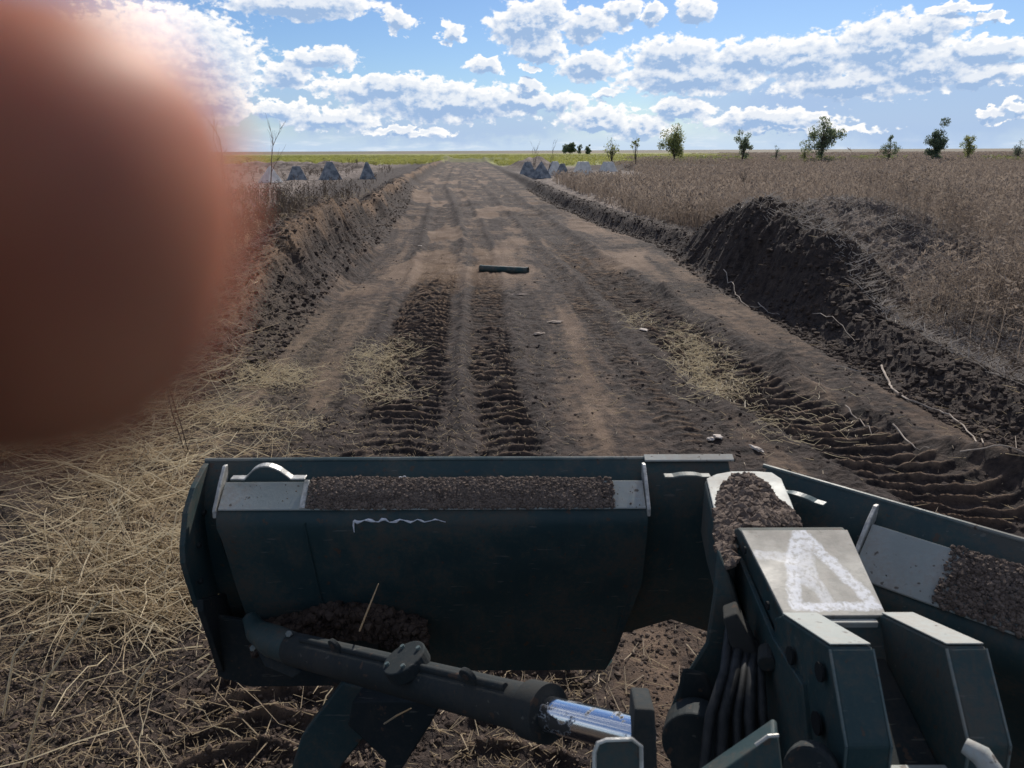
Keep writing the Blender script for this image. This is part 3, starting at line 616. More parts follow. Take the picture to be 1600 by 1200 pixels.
tree('young_tree', 'thin many-stemmed young tree with sparse yellowish leaves', 958, 110, 208, 38, M_leafy, 150, .25, seed=10, lobes=10, size=.16)
tree('young_tree', 'slender young tree with a small green top on a bare stem', 995, 118, 216, 16, M_leafy, 130, .5, seed=11, lobes=4, size=.16)
tree('distant_tree', 'round dark lone tree far off on the horizon behind the road', 892, 420, 221, 22, M_leafd, 900, .02, size=.8, seed=12, cat='tree')
tree('distant_tree', 'small spiky dark tree on the horizon, right of the round one', 907, 440, 226, 9, M_leafd, 200, .02, size=.5, seed=13)
tree('distant_tree', 'low dark flat-topped tree on the horizon, last of the far three', 920, 430, 228, 12, M_leafd, 300, .02, size=.6, seed=14)
def bare_tree(label, px, Y, vtop, seed, stems=1, spread=.5):
    x = (px - 800) / F * Y / ray(px, 250).y; z0 = hz(x, Y); d = ray(px, vtop); h = H + d.z / d.y * Y - z0
    t = empty('bare_sapling', (x, Y, z0)); tag(t, label, 'tree'); rg = random.Random(seed)
    tm, bm_ = MB(), MB()
    def br(mb, p, d, L, r, dep):
        pts = [p]; q = p.copy(); dd = d.copy()
        for i in range(3): dd = (dd + Vector((rg.uniform(-.15, .15), rg.uniform(-.15, .15), .08))).normalized(); q = q + dd * L / 3; pts.append(q.copy())
        mb.tube([Vector(t.location) + w for w in pts], [r, r * .8, r * .6, r * .35], 4)
        if dep:
            for i in range(4 if dep > 1 else 5):
                s_ = pts[rg.choice((1, 2, 3))]; a = rg.random() * 6.28
                br(bm_, s_, (dd * .9 + Vector((math.cos(a), math.sin(a), .2)) * spread).normalized(), L * rg.uniform(.35, .6), r * .5, dep - 1)
    for s_ in range(stems):
        a = rg.random() * 6.28; br(tm, Vector((.1 * math.cos(a), .1 * math.sin(a), 0)) * (stems > 1), Vector((math.cos(a) * .12, math.sin(a) * .12, 1)).normalized(), h * .68, h * .012, 2)
    tm.build('trunk', M_bark, t); bm_.build('branches', M_bark, t)
bare_tree('tall bare sapling standing behind the white slab-sided pyramid at left', 421, 62, 196, 21)
bare_tree('faint bare tree nearest the finger, left of the tall sapling', 348, 70, 182, 22, 2)
bare_tree('thin bare forked sapling left of the leaning one behind the right pyramids', 834, 92, 226, 23, 2, .35)
bare_tree('bare sapling rising between two grey pyramids right of the road', 858, 82, 222, 24, 1, .35)
bare_tree('low bare shrub standing in the weeds beyond the mound', 1170, 48, 262, 25, 3, .5)

# ------------------------------------------------------------------ dragon's teeth
def tooth(label, px, Y, wpx, hpx, rot, mat=M_conc, lean=0.0, group=None, top=.07, slot=True):
    x = (px - 800) / F * Y / ray(px, 280).y; z0 = hz(x, Y) - .08; w = wpx / F * Y * .5; h = hpx / F * Y + .1
    t = empty('concrete_pyramid', (x, Y, z0)); tag(t, label, 'barrier', group)
    c, s_ = math.cos(rot), math.sin(rot)
    def R(p): return (p[0] * c - p[1] * s_ + x + lean * p[2], p[0] * s_ + p[1] * c + Y, p[2] + z0)
    mb = MB(); rows = [(0, w), (.16, w * .99), (.2, w * .93), (h * .97, w * top + .02), (h, w * top)]
    vs = []; 
    for (z, q) in rows: vs += [R((-q, -q, z)), R((q, -q, z)), R((q, q, z)), R((-q, q, z))]
    fs = [(3, 2, 1, 0)]
    for i in range(len(rows) - 1):
        for k in range(4): fs.append((i * 4 + k, i * 4 + (k + 1) % 4, i * 4 + 4 + (k + 1) % 4, i * 4 + 4 + k))
    fs.append(tuple(range(len(rows) * 4 - 4, len(rows) * 4))); mb.add(vs, fs); mb.build('body', mat, t, bevel=.02)
    lm = MB(); a = [R((.0, .0, h - .02)), R((.05, 0, h + .12)), R((-.05, 0, h + .12)), R((0, 0, h - .02))]
    lm.tube([R((-.06, 0, h - .03)), R((-.05, 0, h + .07)), R((.05, 0, h + .07)), R((.06, 0, h - .03))], .012, 5); lm.build('lifting_loop', M_steel, t)
G = 'concrete pyramids left of the road'; G2 = 'concrete pyramids right of the road'
tooth('leftmost pyramid by the bare sapling, one side sunlit white', 424, 69, 26, 24, .95, M_concl, .05, G)
tooth('low broad grey pyramid between the white one and the tall dark pair', 466, 76, 30, 20, .3, M_conc, 0, G, .35)
tooth('dark blunt-topped pyramid in the middle of the left row', 518, 72, 27, 26, .7, M_conc, 0, G, .25)
tooth('dark narrow pyramid of the left row nearest the road', 576, 74, 24, 24, .2, M_conc, 0, G, .16)
tooth('grey pyramid nearest the road on its right side, cluster front left', 826, 84, 27, 22, .1, M_conc, 0, G2, .3)
tooth('sharp-pointed grey pyramid beside the bare sapling right of the road', 846, 80, 25, 24, .8, M_conc, .05, G2, .05)
tooth('pale pyramid just right of the bare sapling', 868, 90, 24, 20, .3, M_concl, 0, G2, .3)
tooth('small grey pyramid at the right end of the cluster by the sapling', 880, 84, 18, 19, .6, M_conc, 0, G2, .25)
tooth('lone pale blunt pyramid at the edge of the weed field', 912, 92, 27, 19, .2, M_concl, 0, G2, .5)
tooth('faint pale pyramid farthest right, half hidden by weeds', 951, 106, 22, 14, .4, M_concl, 0, G2, .5)

# ------------------------------------------------------------------ small things on the track
p0, p1 = atD(751, 417, H - .1), atD(826, 421, H - .1)
pz = max(hz(p0.x, p0.y), hz(p1.x, p1.y)) + .050
pp = MB(); a, c = Vector((p0.x, p0.y, pz)), Vector((p1.x, p1.y, pz)); dv = (c - a)
for rr, nm in ((.085, 'o'),):
    pp.tube([a, a + dv * .04, a + dv * .045, c - dv * .045, c - dv * .04, c], [rr * 1.1, rr * 1.1, rr, rr, rr * 1.1, rr * 1.1], 20, caps=False)
    pp.tube([c, c - dv * .03, a + dv * .03, a], [rr * 1.1, rr * .85, rr * .85, rr * 1.1], 20, caps=False)
tag(pp.build('steel_pipe', M_pipe, smooth=True), 'dark green hollow pipe lying across the track', 'pipe')
def root(pts, r, label, lift=.03):
    P = [hit(u, v) for u, v in pts]; Q = []
    for i in range(len(P) - 1):
        for k in range(4): q = P[i].lerp(P[i + 1], k / 4); Q.append(Vector((q.x + random.uniform(-.012, .012), q.y + random.uniform(-.02, .02), max(hz(q.x, q.y), hz(q.x + .04, q.y - .03), hz(q.x - .04, q.y - .05)) + lift * .7)))
    q = P[-1]; Q.append(Vector((q.x, q.y, hz(q.x, q.y) + lift)))
    mb = MB(); mb.tube(Q, [r * (1 - .6 * i / len(Q)) for i in range(len(Q))], 6)
    tag(mb.build('plant_root', M_wood, smooth=True), label, 'root')
root([(1376, 580), (1388, 600), (1392, 612), (1420, 632), (1460, 645), (1490, 660), (1520, 690), (1535, 700)], .014, 'long pale curving root lying on the packed strip beside the berm')
root([(1300, 577), (1340, 586), (1392, 600)], .007, 'thin straight root joining the long pale one from the left')
root([(1132, 430), (1146, 450), (1150, 466), (1170, 483), (1190, 484)], .010, 'short bent pale root at the foot of the dark mound face')
root([(1185, 480), (1200, 492), (1218, 497)], .008, 'small pale root lying right of the short bent one')
root([(1270, 500), (1310, 515), (1335, 540)], .007, 'thin arched root at the berm foot below the mound')
root([(1320, 642), (1345, 662), (1370, 680)], .008, 'short root in the right rut near the packed strip')
root([(1395, 672), (1425, 700), (1450, 712)], .009, 'short curled root in the right rut nearest the blade')
root([(1500, 715), (1550, 714), (1600, 718)], .009, 'straight pale root at the right edge of the photo')
root([(1640, 735), (1600, 716), (1585, 690)], .006, 'thin root crossing the straight one at the right edge')
def scrap(u, v, w, l, yaw, label, name='pale_stone', mat=M_pale):
    p = hit(u, v); V, Fc = ico(2, .3, int(u)); V = V * np.array([w, l, .018]); c, s_ = math.cos(yaw), math.sin(yaw)
    V = np.stack([V[:, 0] * c - V[:, 1] * s_ + p.x, V[:, 0] * s_ + V[:, 1] * c + p.y, V[:, 2] + hz(p.x, p.y) + .02], 1)
    tag(mesh_np(name, V, Fc, mat), label, 'stone')
scrap(1006, 520, .05, .11, .3, 'white torn scrap-like chalk lump at the left edge of the right rut')
scrap(1110, 690, .05, .04, .2, 'pale chalk lump just beyond the blade, left one of a pair')
scrap(1121, 689, .05, .05, .8, 'pale chalk lump just beyond the blade, right one of a pair')
scrap(1181, 706, .03, .10, .4, 'long pale chalk flake beyond the blade nose')
scrap(868, 505, .16, .10, .1, 'pinkish pale chalky smear on the packed middle strip', 'pale_stone', M_smear)
scrap(842, 524, .14, .06, .5, 'small chalky smear below the larger one on the middle strip', 'pale_stone', M_smear)
scrap(812, 462, .22, .05, 0., 'thin chalky smear on the middle strip nearest the pipe', 'pale_stone', M_smear)
scrap(657, 385, .06, .07, .2, 'small pale stone on the left side of the track beyond the smooth patch')

# ------------------------------------------------------------------ the engineering vehicle and its V blade
veh = empty('engineering_vehicle', (0, 0, 0)); tag(veh, 'dark green tracked engineering vehicle front with a raised V-shaped dozer blade', 'vehicle')
# wings in local coordinates: s along the wing from the nose, b towards the vehicle, D below the eye
def wing(O, es, eb, nm, right):
    es, eb = Vector(es), Vector(eb)
    def T(s, b, D): p = O + es * s + eb * b; return Vector((p.x, p.y, H - D))
    SL = 2.14
    # mouldboard: curved sheet with thickness, hollow to the front
    prof = [(0, 1.20), (.04, 1.235), (.085, 1.29), (.11, 1.37), (.115, 1.5), (.10, 1.65), (.06, 1.82), (.0, 1.97), (-.05, 2.08)]
    w = MB()
    s0 = .02; ns = 12
    front = [(b_ - .02, D + (.004 if i == 0 else 0)) for i, (b_, D) in enumerate(prof)]
    loop = prof + front[::-1]
    nl = len(loop); vs = []
    for k in range(ns + 1):
        s = s0 + (SL - .02 - s0) * k / ns
        for (b_, D) in loop:
            DD = D
            if D > 1.9 and s < .42: DD = D - .10 * (1 - ((s - .2) / .22) ** 2 if abs(s - .2) < .22 else 0)
            vs.append(T(s, b_, DD))
    fs = [tuple(range(nl)), tuple(ns * nl + i for i in range(nl))[::-1]]
    for k in range(ns):
        for i in range(nl): fs.append((k * nl + i, k * nl + (i + 1) % nl, (k + 1) * nl + (i + 1) % nl, (k + 1) * nl + i))
    w.add(vs, fs)
    body = w.build(nm, M_green, veh, smooth=True)
    body['label'] = 'right wing of the V blade swept back to the right' if right else 'left wing of the V blade square across the track'
    # rolled top edge
    e = MB(); e.tube([T(.0 + .0, -.012, 1.196), T(.6, -.012, 1.196), T(1.2, -.012, 1.194), T(SL, -.012, 1.196)], .009, 8); e.build('top_edge', M_rim, body, smooth=True)
    # end plate: projects towards the vehicle
    ep = [(2.845 - y, D) for y, D in ((2.85, 1.20), (2.80, 1.205), (2.685, 1.24), (2.594, 1.303), (2.535, 1.405), (2.52, 1.47), (2.534, 1.54), (2.561, 1.64))] + [(.27, 1.70), (.02, 1.78)]
    MB().prism([T(SL - .022, b_, D) for b_, D in ep], es * .022).build('end_plate', M_green, body, bevel=.003)
    lp = [(.285, 1.655), (.295, 1.70), (.25, 1.85), (.20, 2.04), (.15, 2.13), (-.05, 2.16), (-.08, 2.0), (.0, 1.8)]
    MB().prism([T(SL - .05, b_, D) for b_, D in lp], es * .026).build('side_cutter', M_steel, body, bevel=.004)
    MB().prism([T(1.45, .14, 2.06), T(1.45, .13, 1.95), T(2.1, .16, 1.80), T(2.12, .17, 2.08), T(2.0, .155, 2.145), T(1.45, .145, 2.15)], eb * .02).build('cutting_edge', M_steel, body, bevel=.003)
    MB().tube([T(1.69, .2235, 1.36), T(1.685, .218, 1.45), T(1.675, .172, 1.66), T(1.665, .122, 1.86), T(1.66, .09, 2.05)], .0035, 6).build('weld_seam', M_green, body)
    # box girder: shelf on top, rounded shoulder, rear panel
    S0, S1 = (.455 if right else .375), 2.03
    fb, fD = (.250, 1.385) if right else (.200, 1.319)
    gp = [(.09, 1.262), (.10, 1.256), (fb - .005, fD + .003), (fb + .015, fD + .026), (fb + .022, fD + .061), (fb + .015, fD + .12), (.17, 1.66), (.12, 1.86), (.085, 2.05), (.07, 2.15), (-.0, 2.16), (-.06, 2.05), (.06, 1.8), (.095, 1.6), (.10, 1.4)]
    g = MB()
    vs = [T(S0 if i <= 6 else S0 + .12 * (i - 6) / 3 if i < 10 else S0 + .08, b_, D) for i, (b_, D) in enumerate(gp)] + [T(S1 - (.0 if i <= 4 else .06 * min(1, (i - 4) / 5)), b_, D) for i, (b_, D) in enumerate(gp)]
    n = len(gp); g.add(vs, [tuple(range(n)), tuple(range(n, 2 * n))[::-1]] + [(i, (i + 1) % n, n + (i + 1) % n, n + i) for i in range(n)])
    g.build('box_girder', M_green, body, smooth=True)
    # worn top shelf plate, its sunlit paleness in the colour
    sh = MB(); sh.prism([T(S0 + .005, .098, 1.250), T(S1 - .005, .098, 1.250), T(S1 - .005, fb, fD), T(S0 + .005, fb, fD)], (0, 0, .006))
    sh.build('shelf', M_worn_lit, body, bevel=.002)
    # stop plates at both shelf ends, with rough weld
    for q, s in enumerate((S0 - .012, S1)):
        MB().prism([T(s, .035, 1.195), T(s, .06, 1.192), T(s, .12, 1.235), T(s, fb + .01, fD - .004), T(s, fb + .012, fD + .026), T(s, .10, 1.28), T(s, .05, 1.25)], es * .014).build('stop_plate', M_bare, body, bevel=.003)
    MB().prism([T(1.69, .10, 1.242), T(1.712, .10, 1.242), T(1.712, .203, 1.312), T(1.69, .203, 1.312)], (0, 0, .008)).build('weld_strip', M_bare, body, bevel=.003)
    # handles bent from bar
    for (sa, sb, hh) in ((1.70, 1.99, .062), (.12, .30, .016)):
        mb = MB(); P = []
        for k in range(17):
            f = k / 16; s = sa + (sb - sa) * f; arch = math.sin(max(0, min(1, (f - .22) / .56)) * math.pi)
            P.append(T(s, .115 + .02 * arch, 1.222 - hh * arch ** .7))
        P = [T(sa, .06, 1.225)] + P + [T(sb, .06, 1.225)]
        P = P[1:-1]; wv = T(0, .036, 0) - T(0, 0, 0); up_ = Vector((0, 0, .007)); n = len(P); vs = []
        for p in P: vs += [p - wv * .5, p + wv * .5, p + wv * .5 + up_, p - wv * .5 + up_]
        mb.add(vs, [(3, 2, 1, 0), tuple(range(4 * n - 4, 4 * n))] + [(4 * i + k, 4 * i + (k + 1) % 4, 4 * i + 4 + (k + 1) % 4, 4 * i + 4 + k) for i in range(n - 1) for k in range(4)])
        mb.build('grab_loop', M_bare if hh > .02 else M_rim, body, bevel=.002)
    for (s, ba, Da, bb, Db) in ((S1 + .012, .10, 1.262, fb, fD + .002), (S0 - .004, .10, 1.262, fb, fD + .002)):
        Pw = [T(s + .003 * math.sin(k * 2.4), ba + (bb - ba) * k / 26, Da + (Db - Da) * k / 26 - .004) for k in range(27)]
        MB().tube(Pw, [.004 + .002 * abs(math.sin(k * 1.9)) for k in range(27)], 6).build('weld_bead', M_rim, body, smooth=True)
    for (b_, D) in ((.13, 1.36), (.21, 1.46), (.24, 1.60)):
        c = T(SL - .024, b_, D); MB().tube([c, c - es * .012], .012, 6).build('bolt', M_steel, body)
    return body, T
wl, TL = wing(Vector((.893, 2.845, 0)), (-1, 0, 0), (0, -1, 0), 'blade_wing', False)
e2 = Vector((.72, -.69, 0)).normalized(); n2_ = Vector((-e2.y * -1, 0, 0)); nb = Vector((e2.y, -e2.x, 0))
wr, TRt = wing(Vector((.985, 2.765, 0)), e2, nb, 'blade_wing', True)
# overlap seam plate near the nose on the left wing
MB().prism([TL(.36, -.014, 1.187), TL(.0, -.014, 1.187), TL(.0, .018, 1.20), TL(.36, .018, 1.20)], (0, 0, .007)).build('nose_strip', M_worn_lit, wl, bevel=.002)
# white paint splashes on the left wing
def splash(name, T, pts, parent, seedn):
    rg = random.Random(seedn); mb = MB()
    for (s, b_, D, r) in pts:
        c = T(s, b_, D); n_k = 9; vs = []
        for k in range(n_k):
            a = 2 * math.pi * k / n_k; rr = r * rg.uniform(.5, 1.2); vs.append(T(s + rr * 1.2 * math.cos(a), b_ - abs(math.sin(a)) * 0, D + rr * math.sin(a)))
        mb.prism(vs, T(0, .0025, 0) - T(0, 0, 0))
    return mb.build(name, M_spl, parent)
rg = random.Random(3)
sq = MB(); sq.tube([TL(1.50 - k * .0135, .2235, 1.352 + .006 * math.sin(k * 1.3) + rg.uniform(-.003, .003)) for k in range(27)], [max(.0015, .0045 + .003 * math.sin(k * 1.7) - .00008 * k * k * .1) for k in range(27)], 6)
sq.tube([TL(1.50, .2235, 1.352), TL(1.503, .2235, 1.37), TL(1.502, .2235, 1.40)], [.004, .0035, .002], 6); sq.build('paint_splash', M_spl, wl, smooth=True)
splash('paint_splash', TL, [(1.31 + .012 * rg.uniform(-3, 3), .088, 1.232 + .01 * rg.uniform(-.3, 3), rg.uniform(.004, .012)) for k in range(14)] , wl, 6)

# nose post and arm to the tower
post = MB()
capo = [atD(u, v, 1.19) for u, v in ((1100, 752), (1118, 743), (1142, 739), (1180, 739), (1206, 741), (1222, 752), (1236, 785), (1252, 826), (1140, 872), (1124, 840), (1110, 795))]
post.prism(capo, (0, 0, -.22)); pb = post.build('nose_post', M_green, veh, bevel=.012)
MB().prism([p + Vector((0, 0, .003)) for p in [atD(u, v, 1.19) for u, v in ((1103, 752), (1119, 745), (1142, 741), (1180, 741), (1205, 743), (1220, 753), (1234, 786), (1246, 818), (1142, 864), (1127, 838), (1113, 795))]], (0, 0, .006)).build('cap_plate', M_worn_lit, pb, bevel=.003)
# lower hinge column between the wings: tall casting under the cap
for (poly, t0, dx, nm, mt) in (
    ([(1119, 856), (1137, 900), (1165, 985), (1150, 1100), (1110, 1180), (1046, 1180), (1038, 1125), (1060, 1068), (1100, 1005), (1112, 930)], 2.22, .40, 'hinge_column', M_green),
    ([(1064, 1040), (1104, 1050), (1130, 1120), (1120, 1230), (1050, 1230), (1042, 1150)], 2.10, .12, 'cylinder_eye', M_steel)):
    MB().prism([atT(u, v, t0) for u, v in poly], (dx * .25, dx * .6, -.16)).build(nm, mt, veh, bevel=.012)
c = atT(1082, 1165, 2.0); MB().tube([c, c + Vector((.03, .09, -.02))], .085, 28).build('pivot_pin', M_steel, veh, bevel=.006)
for k, (ua, ub, r_) in enumerate(((1130, 1096, .013), (1146, 1122, .016), (1160, 1150, .012), (1172, 1176, .016), (1186, 1204, .013))):
    MB().tube([atT(ua + 8, 985 + 8 * k, 2.15), atT(ua, 1050, 2.02), atT((ua + ub) / 2 - 6, 1120, 1.95), atT(ub, 1215, 1.90)], r_, 10).build('hydraulic_hose', M_hose, veh, smooth=True)
MB().prism([atT(u, v, 2.25) for u, v in ((1120, 980), (1230, 980), (1260, 1260), (1080, 1260))], (.03, .15, -.08)).build('inner_web', M_steel, veh, bevel=.01)
q = atT(1150, 985, 2.12); MB().prism([atT(u, v, 2.08) for u, v in ((1128, 968), (1150, 960), (1172, 1000), (1190, 1042), (1160, 1050), (1140, 1012))], (.02, .08, -.01)).build('hose_clamp', M_steel, veh, bevel=.006)
c = atT(1196, 1040, 2.0); MB().tube([c, c + Vector((.02, .06, 0))], .024, 14).build('pivot_pin', M_steel, veh, bevel=.004)

# tower: box with two cheeks. Side profiles are (y, D) in a vertical fore-and-aft plane
tw = empty('carrier_tower', (.85, 1.8, H - 1.3)); tw.parent = veh
def YD(x, prof): return [Vector((x, y, H - D)) for y, D in prof]
headp = [(2.10, 1.125), (2.135, 1.13), (2.165, 1.15), (2.185, 1.20), (2.17, 1.27), (1.90, 1.55), (1.60, 1.62), (1.62, 1.30), (1.70, 1.19), (1.72, 1.172)]
h_ = MB(); n = len(headp)
def xl(y): return .703 + (2.1 - y) * .02
def xr(y): return 1.03 - (2.1 - y) * .14
h_.add([Vector((xl(y), y, H - D)) for y, D in headp] + [Vector((xr(y), y, H - D)) for y, D in headp], [tuple(range(n)), tuple(range(n, 2 * n))[::-1]] + [(i, (i + 1) % n, n + (i + 1) % n, n + i) for i in range(n)])
hd = h_.build('tower_head', M_green, tw, bevel=.006, smooth=False)
top4 = [atD(1157, 829, 1.118), atD(1320, 829, 1.118)]
MB().add([Vector((xl(2.1), 2.098, H - 1.119)), Vector((xr(2.1), 2.098, H - 1.119)), Vector((xr(1.72), 1.718, H - 1.166)), Vector((xl(1.72), 1.718, H - 1.166)),
          Vector((xl(2.1), 2.098, H - 1.127)), Vector((xr(2.1), 2.098, H - 1.127)), Vector((xr(1.72), 1.718, H - 1.174)), Vector((xl(1.72), 1.718, H - 1.174))],
         [(0, 1, 2, 3), (7, 6, 5, 4), (0, 4, 5, 1), (1, 5, 6, 2), (2, 6, 7, 3), (3, 7, 4, 0)]).build('top_plate', M_worn_lit, hd, bevel=.002)
# hand-painted triangle on the top plate: strokes of worn white paint in the plate's own surface coordinates
tpl_ = [o for o in hd.children if o.name.startswith('top_plate')][0]
uvl = tpl_.data.uv_layers.new(name='plate')
off_ = tw.location
for lp_ in tpl_.data.loops:
    p = tpl_.data.vertices[lp_.vertex_index].co + off_; V_ = (2.098 - p.y) / .38; uvl.data[lp_.index].uv = ((p.x - xl(p.y)) / (xr(p.y) - xl(p.y)), V_)
m2_ = M_worn_lit.copy(); m2_.name = 'painted_plate'; tpl_.data.materials.clear(); tpl_.data.materials.append(m2_)
Q = NT(m2_.node_tree); b2 = m2_.node_tree.nodes['Principled BSDF']; uvn = Q.n('ShaderNodeUVMap'); uvn.uv_map = 'plate'; uv = uvn.outputs[0]
nz = Q.noise(uv, 9, 5, .65); nz2 = Q.noise(uv, 20, 4, .6)
tot = None
for (a, c, w, st_) in (((.54, .04), (.17, .88), .070, .80), ((.54, .10), (.42, .62), .10, .60), ((.50, .40), (.50, .86), .075, .5), ((.56, .04), (.93, .88), .062, .80), ((.14, .91), (.95, .90), .045, .92), ((.06, .32), (.40, .36), .06, .45)):
    L2 = (c[0] - a[0]) ** 2 + (c[1] - a[1]) ** 2; d = (c[0] - a[0], c[1] - a[1], 0)
    pa = Q.vm('SUBTRACT', uv, (a[0], a[1], 0))
    h_t = Q.m('DIVIDE', Q.vm('DOT_PRODUCT', pa, d, val=True), L2, clamp=True)
    cv = Q.comb(Q.m('MULTIPLY', h_t, d[0]), Q.m('MULTIPLY', h_t, d[1]), 0.0)
    ds = Q.vm('LENGTH', Q.vm('SUBTRACT', pa, cv), val=True)
    ds = Q.m('ADD', ds, Q.m('MULTIPLY', Q.m('SUBTRACT', nz, .5), .12)); ds = Q.m('ADD', ds, Q.m('MULTIPLY', Q.m('SUBTRACT', nz2, .5), .05))
    mk = Q.m('MULTIPLY', Q.mr(ds, w * .7, w * 1.15, 1.0, 0.0), st_)
    tot = mk if tot is None else Q.m('MAXIMUM', tot, mk)
tot = Q.m('MULTIPLY', tot, Q.mr(nz2, .34, .56, .25, 1.0))
old = b2.inputs['Base Color'].links[0].from_socket
tan_ = Q.mix(Q.mr(nz, .35, .65), (.20, .19, .165, 1), (.27, .25, .22, 1))
Q.put(b2.inputs['Base Color'], Q.mix(tot, Q.mix(.75, old, tan_), (.58, .60, .64, 1)))
# holes on the left side of the head: black discs painted as shade
# cheeks
ckp = [(1.722, 1.168), (1.715, 1.16), (1.435, 1.053), (1.425, 1.055), (1.30, 1.20), (1.25, 1.75), (1.55, 1.75), (1.64, 1.45), (1.74, 1.3), (1.76, 1.2)]
for (xa, xb) in ((.700, .795), (.958, 1.045)):
    k_ = MB().prism(YD(xa, ckp), (xb - xa, 0, 0)).build('cheek_plate', M_green, tw, bevel=.006)
    tp = [Vector((xa + .002, 1.715, H - 1.158)), Vector((xb - .002, 1.715, H - 1.158)), Vector((xb - .002, 1.437, H - 1.051)), Vector((xa + .002, 1.437, H - 1.051))]
    MB().prism(tp, (0, 0, .004)).build('cheek_cap', M_worn_lit, k_, bevel=.0015)
    for (y0, D0, y1, D1) in ((1.43, 1.056, 1.30, 1.202), (1.30, 1.202, 1.255, 1.70)):
        for xx in (xa, xb): MB().tube([(xx, y0, H - D0), (xx, y1, H - D1)], .0035, 5).build('worn_edge', M_rim, k_)
# side plate of the tower: large left web with openings shown as black discs, their inner shade painted
web = [(2.18, 1.21), (2.06, 1.19), (1.73, 1.24), (1.52, 1.22), (1.40, 1.40), (1.30, 1.75), (1.50, 1.75), (1.74, 1.42), (1.95, 1.32), (2.16, 1.26)]
MB().prism(YD(.688, web), (.015, 0, 0)).build('side_web', M_green, tw, bevel=.003)
for (u, v, r) in ((1162, 861, .011), (1197, 948, .012), (1232, 1026, .022), (1278, 1052, .022), (1273, 1132, .026)):
    rr = ray(u, v); t = .6875 / rr.x; c = Vector((0, 0, H)) + rr * t; MB().tube([c + Vector((.004, 0, 0)), c + Vector((-.002, 0, 0))], r, 14).build('opening_shade_disc', simple('painted_recess_shade', (.004, .005, .006), (.008, .01, .01), 5, .9, 0), tw)
# channel floor between the cheeks, with a slot, a cross bar, and the flat roof of the box below
MB().prism([Vector((.80, 1.70, H - 1.24)), Vector((.955, 1.70, H - 1.24)), Vector((.955, 1.36, H - 1.33)), Vector((.80, 1.36, H - 1.33))], (0, 0, -.02)).build('channel_floor', M_steel, tw, bevel=.003)
MB().box((.795, 1.330, H - 1.345), (.958, 1.36, H - 1.305)).build('cross_bar', M_worn_lit, tw, bevel=.003)
MB().box((.80, 1.70, H - 1.30), (.95, 1.73, H - 1.175)).build('head_lip', M_worn_lit, tw, bevel=.003)
MB().box((.80, 1.15, H - 1.80), (.96, 1.328, H - 1.36)).build('rear_block', M_green, tw, bevel=.01)

# angling cylinder
A, B, E_ = atT(455, 1012, 2.75), atT(842, 1112, 1.86), atT(1010, 1152, 1.72)
ax = (B - A).normalized()
cyl = MB(); cyl.tube([A - ax * .02, A, A + ax * .01, B - ax * .02, B], [.040, .052, .058, .058, .055], 32); cy = cyl.build('angling_cylinder', M_steel, veh, smooth=True)
MB().tube([B - ax * .035, B - ax * .035 + ax * .001, B + ax * .03, B + ax * .031], [.058, .070, .070, .05], 32).build('gland_collar', M_steel, cy, smooth=True)
rodend = B + ax * .315; t_r = (rodend - Vector((0, 0, H))).dot(Vector((0, CP, -SP)))
MB().tube([B + ax * .02, rodend], .041, 32).build('piston_rod', M_chrome, cy, smooth=True)
MB().prism([atT(u, v, t_r - .07) for u, v in ((990, 1108), (1021, 1110), (1027, 1260), (980, 1260))], (.012, .13, -.05)).build('rod_end_plate', M_steel, cy, bevel=.005)
upv = Vector((0, -.35, 1)).normalized(); upv = (upv - ax * upv.dot(ax)).normalized(); sdv = ax.cross(upv)
def along(f, up=0, side=0): return A + (B - A) * f + upv * up + sdv * side
MB().tube([along(.10, .060), along(.93, .060)], .011, 10).build('oil_line', M_steel, cy, smooth=True)
for f in (.30, .83):
    pr = []
    for k in range(12): a = math.pi * k / 11; pr.append(along(f, .080 + .024 * math.sin(a)) + ax * .026 * math.cos(a))
    pr = [along(f, .05) + ax * .022] + pr + [along(f, .05) - ax * .022]
    MB().prism(pr, sdv * .014).build('lifting_lug', M_steel, cy, bevel=.002)
    q = along(f, .082, -.002); MB().tube([q, q + sdv * .018], .010, 12).build('lug_hole', M_clod, cy)
blk = MB(); blk.tube([along(.60, .045), along(.60, .088)], .068, 26); bo = blk.build('valve_block', M_steel, cy, bevel=.004)
for a in range(4):
    q = along(.60, .088) + ax * .050 * math.cos(a * 1.57 + .7) + sdv * .050 * math.sin(a * 1.57 + .7); MB().tube([q, q + upv * .008], .007, 6).build('bolt', M_rim, bo)
# clevis on the left wing that carries the cylinder
MB().tube([atT(388, 962, 3.02), atT(400, 985, 2.98), atT(425, 1000, 2.86), A + ax * .01], [.028, .045, .060, .056], 20).build('clevis', M_green, wl, smooth=True)
MB().prism([atT(383, 985, 2.98), atT(398, 975, 2.98), atT(425, 1020, 2.88), atT(470, 1048, 2.74), atT(455, 1058, 2.76), atT(412, 1040, 2.88)], (0, .05, -.01)).build('clevis_plate', M_steel, wl, bevel=.004)
for u, v, t in ((451, 990, 2.72), (395, 1012, 2.9)):
    c = atT(u, v, t); MB().tube([c, c + Vector((0, -.012, .012))], .012, 6).build('bolt', M_rim, wl)

# push-frame legs below the cylinder
def slab(poly, t0, vec, nm, mat=M_green): return MB().prism([atT(u, v, t0) for u, v in poly], vec).build(nm, mat, veh, bevel=.006)
slab([(532, 1066), (608, 1085), (580, 1135), (560, 1160), (535, 1190), (500, 1240), (440, 1240), (468, 1150)], 2.75, (0, .10, -.03), 'support_skid')
slab([(548, 1095), (690, 1095), (668, 1135), (610, 1225), (596, 1225), (600, 1188), (540, 1132)], 2.6, (.02, .14, -.03), 'support_skid', M_steel)
